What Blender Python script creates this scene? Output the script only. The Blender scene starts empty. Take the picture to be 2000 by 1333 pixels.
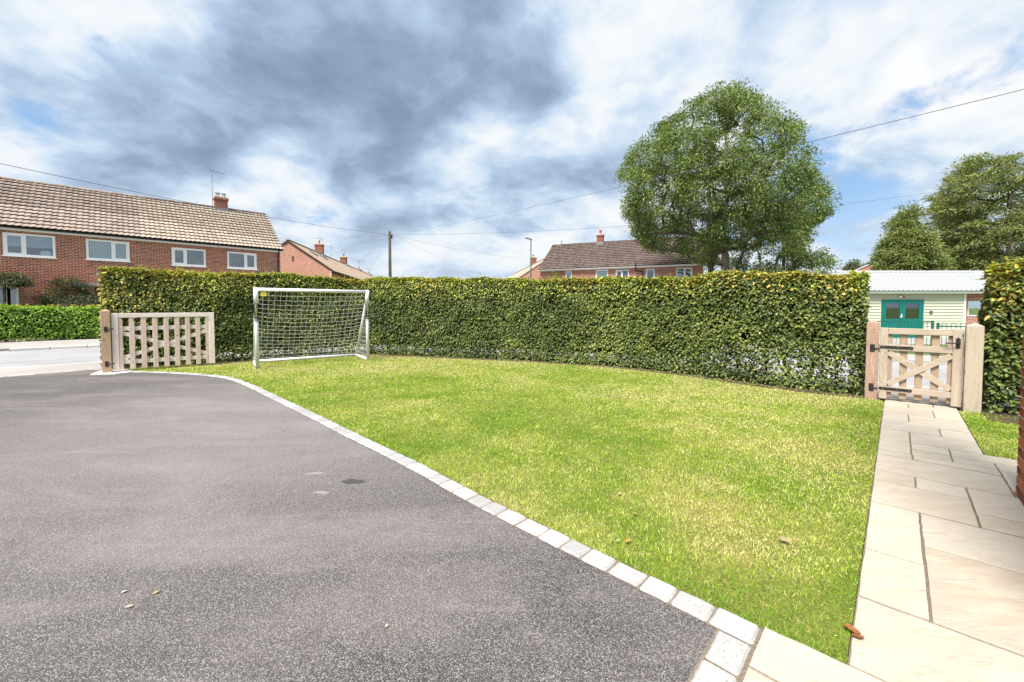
import bpy, math, random
import numpy as np
from mathutils import Matrix, Vector

random.seed(7)
rng = np.random.default_rng(11)
R = math.radians
scene = bpy.context.scene
col = scene.collection

# ------------------------------------------------------------------ camera
CAM_H = 1.43
PITCH = math.atan(29 / 800)
cam_data = bpy.data.cameras.new('camera')
cam = bpy.data.objects.new('camera', cam_data)
col.objects.link(cam)
cam.location = (0, 0, CAM_H)
cam.rotation_euler = (R(90) - PITCH, 0, 0)
cam_data.sensor_width = 36
cam_data.lens = 14.4
cam_data.shift_y = -0.01875
cam_data.clip_start = 0.05
cam_data.clip_end = 3000
scene.camera = cam

# ------------------------------------------------------------------ light
SUN_EL, SUN_AZ = R(56), R(-148)      # azimuth from +Y towards +X : behind the camera, a little to the left
SUN_DIR = Vector((math.sin(SUN_AZ) * math.cos(SUN_EL), math.cos(SUN_AZ) * math.cos(SUN_EL), math.sin(SUN_EL)))
sun_data = bpy.data.lights.new('sun', 'SUN')
sun_data.energy = 2.6
sun_data.angle = R(22)
sun_data.color = (1.0, 0.955, 0.89)
sun = bpy.data.objects.new('sun', sun_data)
col.objects.link(sun)
sun.rotation_euler = SUN_DIR.to_track_quat('Z', 'Y').to_euler()
sun.location = (0, 0, 30)

vs = scene.view_settings
vs.view_transform = 'Standard'
vs.look = 'None'
vs.exposure = 1.62
vs.gamma = 1.0
vs.use_curve_mapping = False
EXPO = 2 ** vs.exposure


def pix_ray(px, py):
    x = (px - 1000) / 800
    y = -(py - 629) / 800
    c, s = math.cos(PITCH), math.sin(PITCH)
    return np.array([x, c + y * s, -s + y * c])


def ground(px, py, z=0.0):
    d = pix_ray(px, py)
    t = (z - CAM_H) / d[2]
    return np.array([d[0] * t, d[1] * t])


def at(px, py, Y):
    d = pix_ray(px, py)
    t = Y / d[1]
    return np.array([d[0] * t, Y, CAM_H + d[2] * t])


# ------------------------------------------------------------------ sky
world = bpy.data.worlds.new('World')
scene.world = world
world.use_nodes = True
wt = world.node_tree
for n in list(wt.nodes):
    wt.nodes.remove(n)


class NT:
    """small wrapper to write node trees as expressions"""
    def __init__(self, tree):
        self.t = tree

    def node(self, kind, **kw):
        n = self.t.nodes.new(kind)
        for k, v in kw.items():
            setattr(n, k, v)
        return n

    def link(self, a, b):
        self.t.links.new(a, b)

    def set(self, sock, v):
        if hasattr(v, 'is_output') or isinstance(v, bpy.types.NodeSocket):
            self.link(v, sock)
        else:
            sock.default_value = v

    def math(self, op, a, b=None, c=None, clamp=False):
        n = self.node('ShaderNodeMath', operation=op, use_clamp=clamp)
        self.set(n.inputs[0], a)
        if b is not None:
            self.set(n.inputs[1], b)
        if c is not None:
            self.set(n.inputs[2], c)
        return n.outputs[0]

    def vmath(self, op, a, b=None, out=0):
        n = self.node('ShaderNodeVectorMath', operation=op)
        self.set(n.inputs[0], a)
        if b is not None:
            self.set(n.inputs[1], b)
        return n.outputs['Value'] if out == 'v' else n.outputs[0]

    def noise(self, vec, scale, detail=4, rough=0.5, dist=0.0, color=False):
        n = self.node('ShaderNodeTexNoise')
        if vec is not None:
            self.link(vec, n.inputs['Vector'])
        n.inputs['Scale'].default_value = scale
        n.inputs['Detail'].default_value = detail
        n.inputs['Roughness'].default_value = rough
        n.inputs['Distortion'].default_value = dist
        return n.outputs['Color'] if color else n.outputs['Fac']

    def voro(self, vec, scale, feature='F1', out='Distance', rnd=1.0):
        n = self.node('ShaderNodeTexVoronoi', feature=feature)
        if vec is not None:
            self.link(vec, n.inputs['Vector'])
        n.inputs['Scale'].default_value = scale
        n.inputs['Randomness'].default_value = rnd
        return n.outputs[out]

    def ramp(self, fac, stops):
        n = self.node('ShaderNodeValToRGB')
        self.link(fac, n.inputs[0])
        cr = n.color_ramp
        while len(cr.elements) < len(stops):
            cr.elements.new(0.5)
        for e, (p, c) in zip(cr.elements, stops):
            e.position = p
            e.color = (c[0], c[1], c[2], 1) if not np.isscalar(c) else (c, c, c, 1)
        return n.outputs['Color']

    def mix(self, fac, a, b, blend='MIX'):
        n = self.node('ShaderNodeMix', data_type='RGBA', blend_type=blend)
        self.set(n.inputs[0], fac)
        self.set(n.inputs[6], a if not isinstance(a, tuple) else (*a, 1))
        self.set(n.inputs[7], b if not isinstance(b, tuple) else (*b, 1))
        return n.outputs[2]

    def maprange(self, v, a, b, c=0.0, d=1.0, smooth=True):
        n = self.node('ShaderNodeMapRange', interpolation_type='SMOOTHSTEP' if smooth else 'LINEAR')
        self.set(n.inputs[0], v)
        for i, x in enumerate((a, b, c, d)):
            n.inputs[1 + i].default_value = x
        return n.outputs[0]

    def mapping(self, vec, scale=(1, 1, 1), rot=(0, 0, 0), loc=(0, 0, 0)):
        n = self.node('ShaderNodeMapping')
        self.link(vec, n.inputs[0])
        n.inputs['Location'].default_value = loc
        n.inputs['Rotation'].default_value = rot
        n.inputs['Scale'].default_value = scale
        return n.outputs[0]


W = NT(wt)
w_out = W.node('ShaderNodeOutputWorld')
w_bg = W.node('ShaderNodeBackground')
w_bg.inputs['Strength'].default_value = 0.06
W.link(w_bg.outputs[0], w_out.inputs[0])
sky = W.node('ShaderNodeTexSky', sky_type='NISHITA', sun_disc=False)
sky.sun_elevation = SUN_EL
sky.sun_rotation = SUN_AZ
sky.air_density = 1.0
sky.dust_density = 0.6
sky.ozone_density = 1.6
tc = W.node('ShaderNodeTexCoord')
dirv = W.vmath('NORMALIZE', tc.outputs['Generated'])
sep = W.node('ShaderNodeSeparateXYZ')
W.link(dirv, sep.inputs[0])
zc = W.math('ADD', W.math('MAXIMUM', sep.outputs[2], 0.0), 0.34)
comb = W.node('ShaderNodeCombineXYZ')
W.link(W.math('DIVIDE', sep.outputs[0], zc), comb.inputs[0])
W.link(W.math('DIVIDE', sep.outputs[1], zc), comb.inputs[1])
comb.inputs[2].default_value = 3.7
plane = comb.outputs[0]


def blobs(items):
    """sum of soft lobes around sky directions: (px, py, angular radius deg, weight)"""
    acc = None
    for px, py, rad, wgt in items:
        d = pix_ray(px, py)
        d = d / np.linalg.norm(d)
        k = 1.0 / (1 - math.cos(R(rad)))
        dot = W.vmath('DOT_PRODUCT', dirv, tuple(float(v) for v in d), out='v')
        g = W.math('EXPONENT', W.math('MULTIPLY', W.math('SUBTRACT', dot, 1.0), k))
        g = W.math('MULTIPLY', g, wgt)
        acc = g if acc is None else W.math('ADD', acc, g)
    return acc


warp = W.noise(plane, 2.2, 2, 0.5, color=True)
rot = W.vmath('ADD', plane, W.vmath('MULTIPLY', W.vmath('SUBTRACT', warp, (0.5, 0.5, 0.5)), (0.20, 0.20, 0.0)))
den = W.noise(rot, 1.95, 7, 0.56)
den_l = W.noise(W.vmath('ADD', rot, (-0.10, -0.14, 0.0)), 1.95, 4, 0.51)
relief = W.math('MULTIPLY', W.math('SUBTRACT', den_l, den), 1.05)
bil = W.math('ABSOLUTE', W.math('SUBTRACT', W.noise(rot, 4.4, 6, 0.56), 0.5))
puff = W.math('MULTIPLY', W.math('SUBTRACT', bil, 0.09), -0.85)
lobe = blobs([
    (900, 50, 11, -0.26), (1060, 170, 6.5, -0.20), (560, 50, 9, -0.15),
    (800, 320, 8, -0.24), (560, 270, 9, -0.20), (1000, 345, 5, -0.09), (300, 260, 8, -0.12),
    (1170, 350, 6, -0.08), (1620, 330, 8, -0.08), (1760, 150, 7, 0.06), (60, 330, 6, -0.06),
    (1180, 180, 4, 0.13), (1340, 60, 9, 0.10),
    (90, 100, 7, -0.06), (200, 190, 7, -0.07), (370, 150, 4, 0.12), (50, 280, 4, 0.08), (330, 375, 4, 0.12), (965, 260, 3, 0.14),
    (1010, 430, 8, 0.08), (650, 430, 7, 0.08)])
shade = W.math('ADD', W.math('ADD', W.math('ADD', 0.60, relief), lobe), puff)
shade = W.math('SUBTRACT', shade, W.math('MULTIPLY', W.math('SUBTRACT', den, 0.5), 0.60))


def disp(c):
    """a displayed sRGB colour as background colour at this strength and exposure"""
    lin = [((v / 255 + 0.055) / 1.055) ** 2.4 if v > 10 else v / 255 / 12.92 for v in c]
    return tuple(v / (EXPO * 0.06) for v in lin)


cloud = W.ramp(W.maprange(shade, 0.10, 0.88, smooth=False), [
    (0.0, disp((136, 154, 180))), (0.22, disp((154, 173, 200))), (0.48, disp((184, 206, 232))),
    (0.64, disp((212, 229, 247))), (0.80, disp((238, 245, 252))), (1.0, disp((253, 254, 255)))])
gap_n = W.math('ADD', W.noise(W.mapping(rot, scale=(1.0, 1.0, 1.0), loc=(3.1, 0.7, 0)), 2.6, 6, 0.60), blobs([
    (195, 84, 2.6, 0.27), (55, 208, 2.6, 0.20), (1640, 350, 9, 0.19),
    (1790, 190, 3.5, 0.14), (1970, 185, 3.5, 0.15), (620, 400, 4, 0.17), (1080, 415, 4, 0.10),
    (1660, 480, 6, 0.12), (850, 60, 16, -0.25), (480, 230, 9, -0.14), (1150, 150, 9, -0.10)]))
gap = W.maprange(gap_n, 0.60, 0.74)
blue = W.mix(0.6, sky.outputs[0], disp((140, 190, 240)))
skyc = W.mix(W.math('MULTIPLY', gap, 0.88), cloud, blue)
# thinning of the cloud base towards the horizon
hz = W.maprange(sep.outputs[2], 0.02, 0.26, 0.42, 0.0)
skyc = W.mix(hz, skyc, disp((226, 238, 250)))
W.link(skyc, w_bg.inputs['Color'])


# ------------------------------------------------------------------ materials
MATS = {}


def material(name, rough=0.8, spec=0.3):
    m = bpy.data.materials.new(name)
    m.use_nodes = True
    T = NT(m.node_tree)
    b = m.node_tree.nodes['Principled BSDF']
    b.inputs['Roughness'].default_value = rough
    b.inputs['Specular IOR Level'].default_value = spec
    MATS[name] = m
    return m, T, b


def bump(T, b, h, strength=0.3, dist=0.01):
    n = T.node('ShaderNodeBump')
    n.inputs['Strength'].default_value = strength
    n.inputs['Distance'].default_value = dist
    T.link(h, n.inputs['Height'])
    T.link(n.outputs[0], b.inputs['Normal'])


def objco(T):
    return T.node('ShaderNodeTexCoord').outputs['Object']


def worldco(T):
    return T.node('ShaderNodeNewGeometry').outputs['Position']


def objrand(T):
    return T.node('ShaderNodeObjectInfo').outputs['Random']


def attr(T, name, out='Fac'):
    return T.node('ShaderNodeAttribute', attribute_name=name).outputs[out]


def piece_rand(T, off=0.0):
    """a random number per piece: object random for single pieces, face attribute for joined ones"""
    v = T.math('ADD', objrand(T), attr(T, 'tint'))
    return T.math('FRACT', T.math('ADD', T.math('MULTIPLY', v, 7.31 if off else 1.0), off))


def simple(name, c, rough=0.6, spec=0.3, var=0.12, scale=6.0, bmp=0.0, metal=0.0):
    m, T, b = material(name, rough, spec)
    f = T.noise(objco(T), scale, 5, 0.6)
    cc = T.ramp(f, [(0.25, tuple(v * (1 - var) for v in c)), (0.75, tuple(min(1, v * (1 + var)) for v in c))])
    T.link(cc, b.inputs['Base Color'])
    b.inputs['Metallic'].default_value = metal
    if bmp:
        bump(T, b, T.noise(objco(T), scale * 8, 4, 0.6), bmp, 0.004)
    return m


def mk_tarmac():
    m, T, b = material('tarmac', 0.85, 0.2)
    p = worldco(T)
    sp = T.voro(p, 210, 'F1', 'Color')
    g = T.node('ShaderNodeSeparateColor')
    T.link(sp, g.inputs[0])
    c = T.ramp(g.outputs[0], [(0.0, (0.046, 0.039, 0.038)), (0.45, (0.118, 0.105, 0.102)), (0.75, (0.225, 0.203, 0.196)), (1.0, (0.41, 0.376, 0.362))])
    ed = T.voro(p, 210, 'F1', 'Distance')
    c = T.mix(T.maprange(ed, 0.42, 0.72, 0.0, 0.75), c, (0.03, 0.034, 0.035))
    # wear: pale dusty areas and darker sweeps
    st = T.mapping(p, scale=(0.55, 1.5, 1), rot=(0, 0, R(-38)))
    big = T.noise(st, 0.9, 6, 0.62, 0.8)
    c = T.mix(T.maprange(big, 0.40, 0.66, 0.0, 0.32), c, (0.325, 0.292, 0.28))
    c = T.mix(T.maprange(T.noise(st, 0.55, 5, 0.6, 1.2), 0.52, 0.74, 0.0, 0.34), c, (0.11, 0.094, 0.095), 'MIX')
    c = T.mix(T.maprange(T.noise(p, 6.0, 5, 0.7), 0.42, 0.72, 0.0, 0.28), c, (0.095, 0.083, 0.083))
    tr_ = T.mapping(p, scale=(0.35, 4.0, 1), rot=(0, 0, R(-52)))
    c = T.mix(T.maprange(T.noise(tr_, 1.6, 5, 0.7, 0.5), 0.58, 0.72, 0.0, 0.16), c, (0.42, 0.38, 0.36))
    # paler towards the middle of the drive
    sx = T.node('ShaderNodeSeparateXYZ')
    T.link(p, sx.inputs[0])
    dst = T.vmath('LENGTH', T.vmath('SUBTRACT', p, (-3.4, 5.0, 0)), out='v')
    c = T.mix(T.maprange(dst, 5.0, 0.8, 0.0, 0.30), c, (0.375, 0.335, 0.322))
    # one damp-looking mark and two scuffs
    gx, gy = ground(690, 941)
    w1 = T.vmath('ADD', p, T.vmath('MULTIPLY', T.vmath('SUBTRACT', T.noise(p, 9, 3, 0.6, color=True), (0.5, 0.5, 0.5)), (0.10, 0.10, 0)))
    q = T.vmath('MULTIPLY', T.vmath('SUBTRACT', w1, (float(gx), float(gy), 0)), (9.0, 21.0, 0))
    c = T.mix(T.maprange(T.vmath('LENGTH', q, out='v'), 1.1, 0.8, 0.0, 0.72), c, (0.04, 0.036, 0.04))
    for (ux, uy) in ((628, 962), (612, 925)):
        gx, gy = ground(ux, uy)
        q = T.vmath('MULTIPLY', T.vmath('SUBTRACT', w1, (float(gx), float(gy), 0)), (14.0, 34.0, 0))
        c = T.mix(T.maprange(T.vmath('LENGTH', q, out='v'), 1.2, 0.6, 0.0, 0.5), c, (0.42, 0.39, 0.37))
    T.link(c, b.inputs['Base Color'])
    bump(T, b, T.math('ADD', T.math('MULTIPLY', ed, -1.0), T.math('MULTIPLY', T.noise(p, 220, 2, 0.5), 0.4)), 0.75, 0.006)
    return m


def mk_road(name, c0, c1, scale=120.0):
    m, T, b = material(name, 0.85, 0.2)
    p = worldco(T)
    f = T.noise(p, 0.5, 6, 0.65, 0.3)
    c = T.mix(T.maprange(f, 0.35, 0.65), c0, c1)
    s = T.noise(p, scale, 2, 0.5)
    c = T.mix(0.35, c, T.ramp(s, [(0.3, tuple(v * 0.45 for v in c0)), (0.7, tuple(v * 1.4 for v in c1))]))
    T.link(c, b.inputs['Base Color'])
    bump(T, b, s, 0.3, 0.004)
    return m


def mk_flag():
    m, T, b = material('sandstone', 0.78, 0.25)
    p = worldco(T)
    r = objrand(T)
    off = T.node('ShaderNodeCombineXYZ')
    T.link(T.math('MULTIPLY', r, 40.0), off.inputs[0])
    T.link(T.math('MULTIPLY', r, 17.0), off.inputs[1])
    q = T.vmath('ADD', p, off.outputs[0])
    st = T.mapping(q, scale=(1.0, 3.2, 1.0), rot=(0, 0, R(38)))
    f = T.noise(st, 2.6, 8, 0.62, 0.7)
    base = T.ramp(r, [(0.0, (0.40, 0.335, 0.26)), (0.22, (0.49, 0.44, 0.36)), (0.45, (0.42, 0.355, 0.28)), (0.65, (0.52, 0.47, 0.395)), (0.85, (0.41, 0.375, 0.315)), (1.0, (0.48, 0.415, 0.33))])
    c = T.mix(T.maprange(f, 0.35, 0.68, 0.0, 0.55), base, (0.575, 0.515, 0.425))
    c = T.mix(T.maprange(T.noise(st, 5.5, 9, 0.7, 0.9), 0.56, 0.70, 0.0, 0.5), c, (0.33, 0.265, 0.19))
    c = T.mix(T.maprange(T.noise(q, 1.7, 4, 0.6), 0.5, 0.75, 0.0, 0.35), c, (0.52, 0.435, 0.335))
    vein = T.noise(T.mapping(q, scale=(0.8, 5.5, 1.0), rot=(0, 0, R(38))), 4.0, 10, 0.75, 1.2)
    c = T.mix(T.maprange(vein, 0.60, 0.70, 0.0, 0.7), c, (0.15, 0.12, 0.09))
    c = T.mix(T.maprange(T.noise(p, 190, 2, 0.5), 0.35, 0.7, 0.0, 0.25), c, (0.28, 0.22, 0.16))
    T.link(c, b.inputs['Base Color'])
    h = T.math('ADD', T.math('MULTIPLY', f, 0.8), T.math('ADD', T.math('MULTIPLY', T.noise(st, 7, 10, 0.72, 0.8), 0.7), T.math('MULTIPLY', vein, 0.5)))
    bump(T, b, h, 0.55, 0.014)
    return m


def mk_granite():
    m, T, b = material('granite', 0.7, 0.3)
    p = worldco(T)
    r = objrand(T)
    c = T.ramp(r, [(0.0, (0.31, 0.302, 0.298)), (0.5, (0.385, 0.377, 0.37)), (1.0, (0.45, 0.44, 0.43))])
    s = T.noise(p, 95, 3, 0.6)
    c = T.mix(T.maprange(s, 0.56, 0.66, 0.0, 0.6), c, (0.16, 0.155, 0.16))
    c = T.mix(T.maprange(T.noise(p, 14, 4, 0.65), 0.52, 0.7, 0.0, 0.35), c, (0.44, 0.41, 0.37))
    T.link(c, b.inputs['Base Color'])
    bump(T, b, T.math('ADD', T.noise(p, 45, 5, 0.7), T.math('MULTIPLY', s, 0.4)), 0.5, 0.006)
    return m


def mk_wood(name, c0, c1, c2, axis):
    """timber with long grain along the local axis, knots"""
    m, T, b = material(name, 0.75, 0.25)
    p = objco(T)
    r = objrand(T)
    off = T.node('ShaderNodeCombineXYZ')
    for i, k in enumerate((13.0, 7.0, 29.0)):
        T.link(T.math('MULTIPLY', r, k), off.inputs[i])
    q = T.vmath('ADD', p, off.outputs[0])
    sc = [9.0, 9.0, 9.0]
    sc[axis] = 0.8
    st = T.mapping(q, scale=tuple(sc))
    f = T.noise(st, 2.2, 7, 0.65, 1.4)
    ring = T.math('FRACT', T.math('MULTIPLY', f, 7.0))
    c = T.mix(T.maprange(f, 0.3, 0.7), c0, c1)
    c = T.mix(T.maprange(ring, 0.55, 1.0, 0.0, 0.55), c, c2)
    sk = [7.0, 7.0, 7.0]
    sk[axis] = 3.6
    kn = T.voro(T.mapping(q, scale=tuple(sk)), 1.0)
    c = T.mix(T.maprange(kn, 0.13, 0.07, 0.0, 0.85), c, tuple(v * 0.35 for v in c2))
    c = T.mix(T.maprange(T.noise(q, 2.5, 4, 0.6), 0.45, 0.75, 0.0, 0.4), c, tuple(v * 0.8 for v in c0))
    T.link(c, b.inputs['Base Color'])
    bump(T, b, T.noise(st, 7, 6, 0.7, 0.6), 0.35, 0.004)
    return m


def mk_brickpiece(name, stops):
    m, T, b = material(name, 0.85, 0.2)
    r = piece_rand(T)
    c = T.ramp(r, stops)
    p = worldco(T)
    c = T.mix(T.maprange(T.noise(p, 26, 5, 0.7), 0.48, 0.75, 0.0, 0.5), c, (0.13, 0.05, 0.035))
    c = T.mix(T.maprange(T.noise(p, 0.9, 4, 0.6), 0.5, 0.8, 0.0, 0.25), c, (0.40, 0.24, 0.18))
    T.link(c, b.inputs['Base Color'])
    bump(T, b, T.noise(p, 90, 4, 0.7), 0.4, 0.004)
    return m


BRICK_STOPS = [(0.0, (0.31, 0.072, 0.034)), (0.3, (0.42, 0.108, 0.046)), (0.55, (0.25, 0.055, 0.032)), (0.75, (0.48, 0.145, 0.066)), (0.9, (0.135, 0.042, 0.038)), (1.0, (0.29, 0.085, 0.05))]


def mk_brickwall(name, axis, bright=1.0, mort=(0.66, 0.54, 0.45)):
    """walls too far off to tell the bricks apart"""
    m, T, b = material(name, 0.85, 0.2)
    p = objco(T)
    s = T.node('ShaderNodeSeparateXYZ')
    T.link(p, s.inputs[0])
    cb = T.node('ShaderNodeCombineXYZ')
    T.link(s.outputs[axis], cb.inputs[0])
    T.link(s.outputs[2], cb.inputs[1])
    n = T.node('ShaderNodeTexBrick', offset=0.5)
    T.link(cb.outputs[0], n.inputs['Vector'])
    n.inputs['Color1'].default_value = (0.40 * bright, 0.105 * bright, 0.050 * bright, 1)
    n.inputs['Color2'].default_value = (0.26 * bright, 0.062 * bright, 0.036 * bright, 1)
    n.inputs['Mortar'].default_value = (*mort, 1)
    n.inputs['Scale'].default_value = 1.0
    n.inputs['Mortar Size'].default_value = 0.011
    n.inputs['Mortar Smooth'].default_value = 0.2
    n.inputs['Brick Width'].default_value = 0.225
    n.inputs['Row Height'].default_value = 0.075
    c = T.mix(T.maprange(T.noise(p, 1.3, 5, 0.65), 0.45, 0.75, 0.0, 0.35), n.outputs['Color'], (0.34, 0.15, 0.10))
    T.link(c, b.inputs['Base Color'])
    h = T.math('SUBTRACT', 1.0, n.outputs['Fac'])
    bump(T, b, h, 0.5, 0.01)
    return m


def mk_tile(name, c0, c1, c2, lich):
    m, T, b = material(name, 0.85, 0.2)
    r = piece_rand(T)
    c = T.ramp(r, [(0.0, c0), (0.4, c1), (0.75, c2), (1.0, c1)])
    p = worldco(T)
    c = T.mix(T.maprange(T.noise(p, 3.0, 6, 0.7), 0.5, 0.72, 0.0, 0.55), c, lich)
    c = T.mix(T.maprange(T.noise(p, 0.7, 4, 0.6), 0.5, 0.7, 0.0, 0.3), c, tuple(v * 0.6 for v in c0))
    T.link(c, b.inputs['Base Color'])
    bump(T, b, T.noise(p, 60, 4, 0.7), 0.3, 0.005)
    return m


def mk_leaf(name, rough=0.42, spec=0.5, trans=0.28, spot=0.25, nscale=30.0):
    m, T, b = material(name, rough, spec)
    c = attr(T, 'col', 'Color')
    f = T.noise(worldco(T), nscale, 3, 0.6)
    c = T.mix(T.maprange(f, 0.4, 0.7, 0.0, spot), c, (0.30, 0.28, 0.06), 'MIX')
    T.link(c, b.inputs['Base Color'])
    tr = T.node('ShaderNodeBsdfTranslucent')
    T.link(T.mix(1.0, c, (0.95, 1.0, 0.5), 'MULTIPLY'), tr.inputs['Color'])
    ms = T.node('ShaderNodeMixShader')
    ms.inputs[0].default_value = trans
    T.link(b.outputs[0], ms.inputs[1])
    T.link(tr.outputs[0], ms.inputs[2])
    T.link(ms.outputs[0], m.node_tree.nodes['Material Output'].inputs[0])
    return m


def mk_glass():
    m, T, b = material('window_glass', 0.03, 0.5)
    out = m.node_tree.nodes['Material Output']
    gl = T.node('ShaderNodeBsdfGlossy')
    gl.inputs['Roughness'].default_value = 0.02
    gl.inputs['Color'].default_value = (0.85, 0.9, 0.95, 1)
    tp = T.node('ShaderNodeBsdfTransparent')
    tp.inputs['Color'].default_value = (0.80, 0.86, 0.86, 1)
    ms = T.node('ShaderNodeMixShader')
    ms.inputs[0].default_value = 0.15
    T.link(tp.outputs[0], ms.inputs[1])
    T.link(gl.outputs[0], ms.inputs[2])
    T.link(ms.outputs[0], out.inputs[0])
    return m


def mk_bark(name, c0, c1):
    m, T, b = material(name, 0.9, 0.1)
    p = T.mapping(worldco(T), scale=(6, 6, 1.4))
    f = T.noise(p, 2.0, 7, 0.7, 0.6)
    T.link(T.mix(T.maprange(f, 0.3, 0.7), c0, c1), b.inputs['Base Color'])
    bump(T, b, f, 0.6, 0.02)
    return m


def mk_blind():
    m, T, b = material('vertical_blind', 0.8, 0.2)
    s = T.node('ShaderNodeSeparateXYZ')
    T.link(objco(T), s.inputs[0])
    f = T.math('FRACT', T.math('MULTIPLY', s.outputs[0], 11.0))
    T.link(T.ramp(f, [(0.0, (0.30, 0.28, 0.28)), (0.12, (0.60, 0.57, 0.56)), (0.8, (0.66, 0.63, 0.62)), (1.0, (0.38, 0.36, 0.36))]), b.inputs['Base Color'])
    return m


def mk_lawnbase():
    m, T, b = material('lawn_soil', 0.95, 0.1)
    p = worldco(T)
    f = T.noise(p, 1.1, 6, 0.65, 0.3)
    c = T.mix(T.maprange(f, 0.35, 0.65), (0.11, 0.16, 0.02), (0.24, 0.22, 0.06))
    c = T.mix(T.maprange(T.noise(p, 60, 3, 0.6), 0.4, 0.6), T.mix(0.5, c, (0.05, 0.06, 0.015)), c)
    T.link(c, b.inputs['Base Color'])
    return m


mk_tarmac()
mk_road('road_asphalt', (0.27, 0.265, 0.27), (0.36, 0.355, 0.36))
mk_road('pavement_asphalt', (0.30, 0.28, 0.262), (0.40, 0.375, 0.35))
mk_road('concrete', (0.48, 0.46, 0.43), (0.58, 0.56, 0.52), 70)
mk_road('soil', (0.045, 0.030, 0.020), (0.09, 0.062, 0.04), 40)
mk_road('verge_grass', (0.09, 0.13, 0.03), (0.16, 0.17, 0.05), 30)
mk_flag()
mk_granite()
mk_road('mortar_bed', (0.15, 0.12, 0.09), (0.22, 0.18, 0.14), 90)
for nm, ax in (('x', 0), ('z', 2)):
    mk_wood('pale_timber_' + nm, (0.74, 0.64, 0.585), (0.82, 0.73, 0.675), (0.58, 0.455, 0.38), ax)
    mk_wood('picket_timber_' + nm, (0.58, 0.46, 0.375), (0.70, 0.58, 0.49), (0.36, 0.24, 0.165), ax)
    mk_wood('tan_timber_' + nm, (0.42, 0.345, 0.265), (0.52, 0.435, 0.345), (0.28, 0.205, 0.14), ax)
    mk_wood('brown_timber_' + nm, (0.36, 0.265, 0.185), (0.44, 0.335, 0.24), (0.26, 0.17, 0.105), ax)  # tan timber darkened: the shade on pickets behind the rails, as colour
mk_wood('post_timber', (0.42, 0.285, 0.185), (0.53, 0.38, 0.26), (0.25, 0.135, 0.075), 2)
mk_wood('red_post_timber', (0.38, 0.245, 0.18), (0.48, 0.33, 0.25), (0.20, 0.095, 0.06), 2)
mk_wood('pole_timber', (0.06, 0.05, 0.038), (0.10, 0.082, 0.06), (0.035, 0.028, 0.02), 2)
mk_brickpiece('brick', BRICK_STOPS)
simple('mortar', (0.64, 0.52, 0.43), 0.9, 0.1, 0.12, 3.0, 0.3)
mk_brickwall('brick_wall_x', 0)
mk_brickwall('brick_wall_y', 1)
mk_brickwall('chimney_brick', 0, 0.7, (0.26, 0.20, 0.16))
mk_brickwall('pale_brick_x', 0, 1.2)
mk_brickwall('pale_brick_y', 1, 1.2)
mk_tile('tile_pink', (0.30, 0.235, 0.195), (0.36, 0.29, 0.245), (0.25, 0.195, 0.16), (0.44, 0.38, 0.325))
mk_tile('tile_tan', (0.375, 0.305, 0.24), (0.435, 0.36, 0.29), (0.32, 0.26, 0.205), (0.48, 0.42, 0.35))
mk_tile('tile_brown', (0.125, 0.092, 0.080), (0.17, 0.128, 0.112), (0.095, 0.070, 0.064), (0.27, 0.22, 0.19))
mk_tile('tile_far', (0.38, 0.275, 0.20), (0.45, 0.34, 0.25), (0.33, 0.235, 0.175), (0.50, 0.41, 0.31))
simple('roof_felt', (0.03, 0.028, 0.026), 0.95, 0.1, 0.2, 3.0)
mk_leaf('hedge_leaf', 0.45, 0.38, 0.22, 0.10)
mk_leaf('privet_leaf', 0.45, 0.4, 0.25, 0.10)
mk_leaf('tree_leaf', 0.45, 0.45, 0.30, 0.12, 8.0)
mk_leaf('grass_blade', 0.6, 0.25, 0.30, 0.0)
mk_leaf('dead_leaf', 0.7, 0.2, 0.15, 0.0)
mk_glass()
mk_blind()
mk_lawnbase()
mk_bark('bark', (0.065, 0.055, 0.043), (0.125, 0.108, 0.088))
mk_bark('hedge_bark', (0.055, 0.043, 0.032), (0.11, 0.09, 0.068))
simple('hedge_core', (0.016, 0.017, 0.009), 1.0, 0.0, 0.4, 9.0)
simple('white_upvc', (0.86, 0.86, 0.86), 0.35, 0.4, 0.03)
simple('white_paint', (0.78, 0.77, 0.75), 0.5, 0.3, 0.06, 3.0)
simple('white_plastic', (0.82, 0.82, 0.83), 0.35, 0.4, 0.03, 8.0)
simple('net_cord', (0.80, 0.80, 0.78), 0.7, 0.2, 0.05)
simple('black_plastic', (0.02, 0.02, 0.022), 0.45, 0.4, 0.2)
simple('black_iron', (0.022, 0.02, 0.022), 0.5, 0.4, 0.3, 20.0, 0.3)
simple('steel', (0.45, 0.46, 0.47), 0.35, 0.5, 0.1, 10.0, 0.0, 1.0)
simple('dark_interior', (0.045, 0.05, 0.06), 0.9, 0.1, 0.3, 2.0)
simple('curtain', (0.55, 0.52, 0.50), 0.9, 0.1, 0.12, 5.0)
simple('roller_blind', (0.62, 0.60, 0.62), 0.9, 0.1, 0.08, 3.0)
simple('teal_paint', (0.0, 0.145, 0.12), 0.4, 0.4, 0.08, 4.0)
simple('green_paint', (0.012, 0.10, 0.075), 0.45, 0.4, 0.15, 4.0)
simple('siding_paint', (0.50, 0.525, 0.405), 0.55, 0.3, 0.05, 2.0, 0.1)
simple('white_sheet_metal', (0.42, 0.43, 0.44), 0.35, 0.4, 0.04, 1.5)
simple('lead_grey', (0.22, 0.23, 0.24), 0.6, 0.3, 0.15, 4.0)
simple('sage_fascia', (0.28, 0.34, 0.27), 0.5, 0.3, 0.08, 3.0)
simple('terracotta', (0.42, 0.17, 0.09), 0.8, 0.2, 0.15, 10.0)
simple('cement', (0.50, 0.46, 0.40), 0.9, 0.1, 0.2, 6.0, 0.4)
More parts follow.
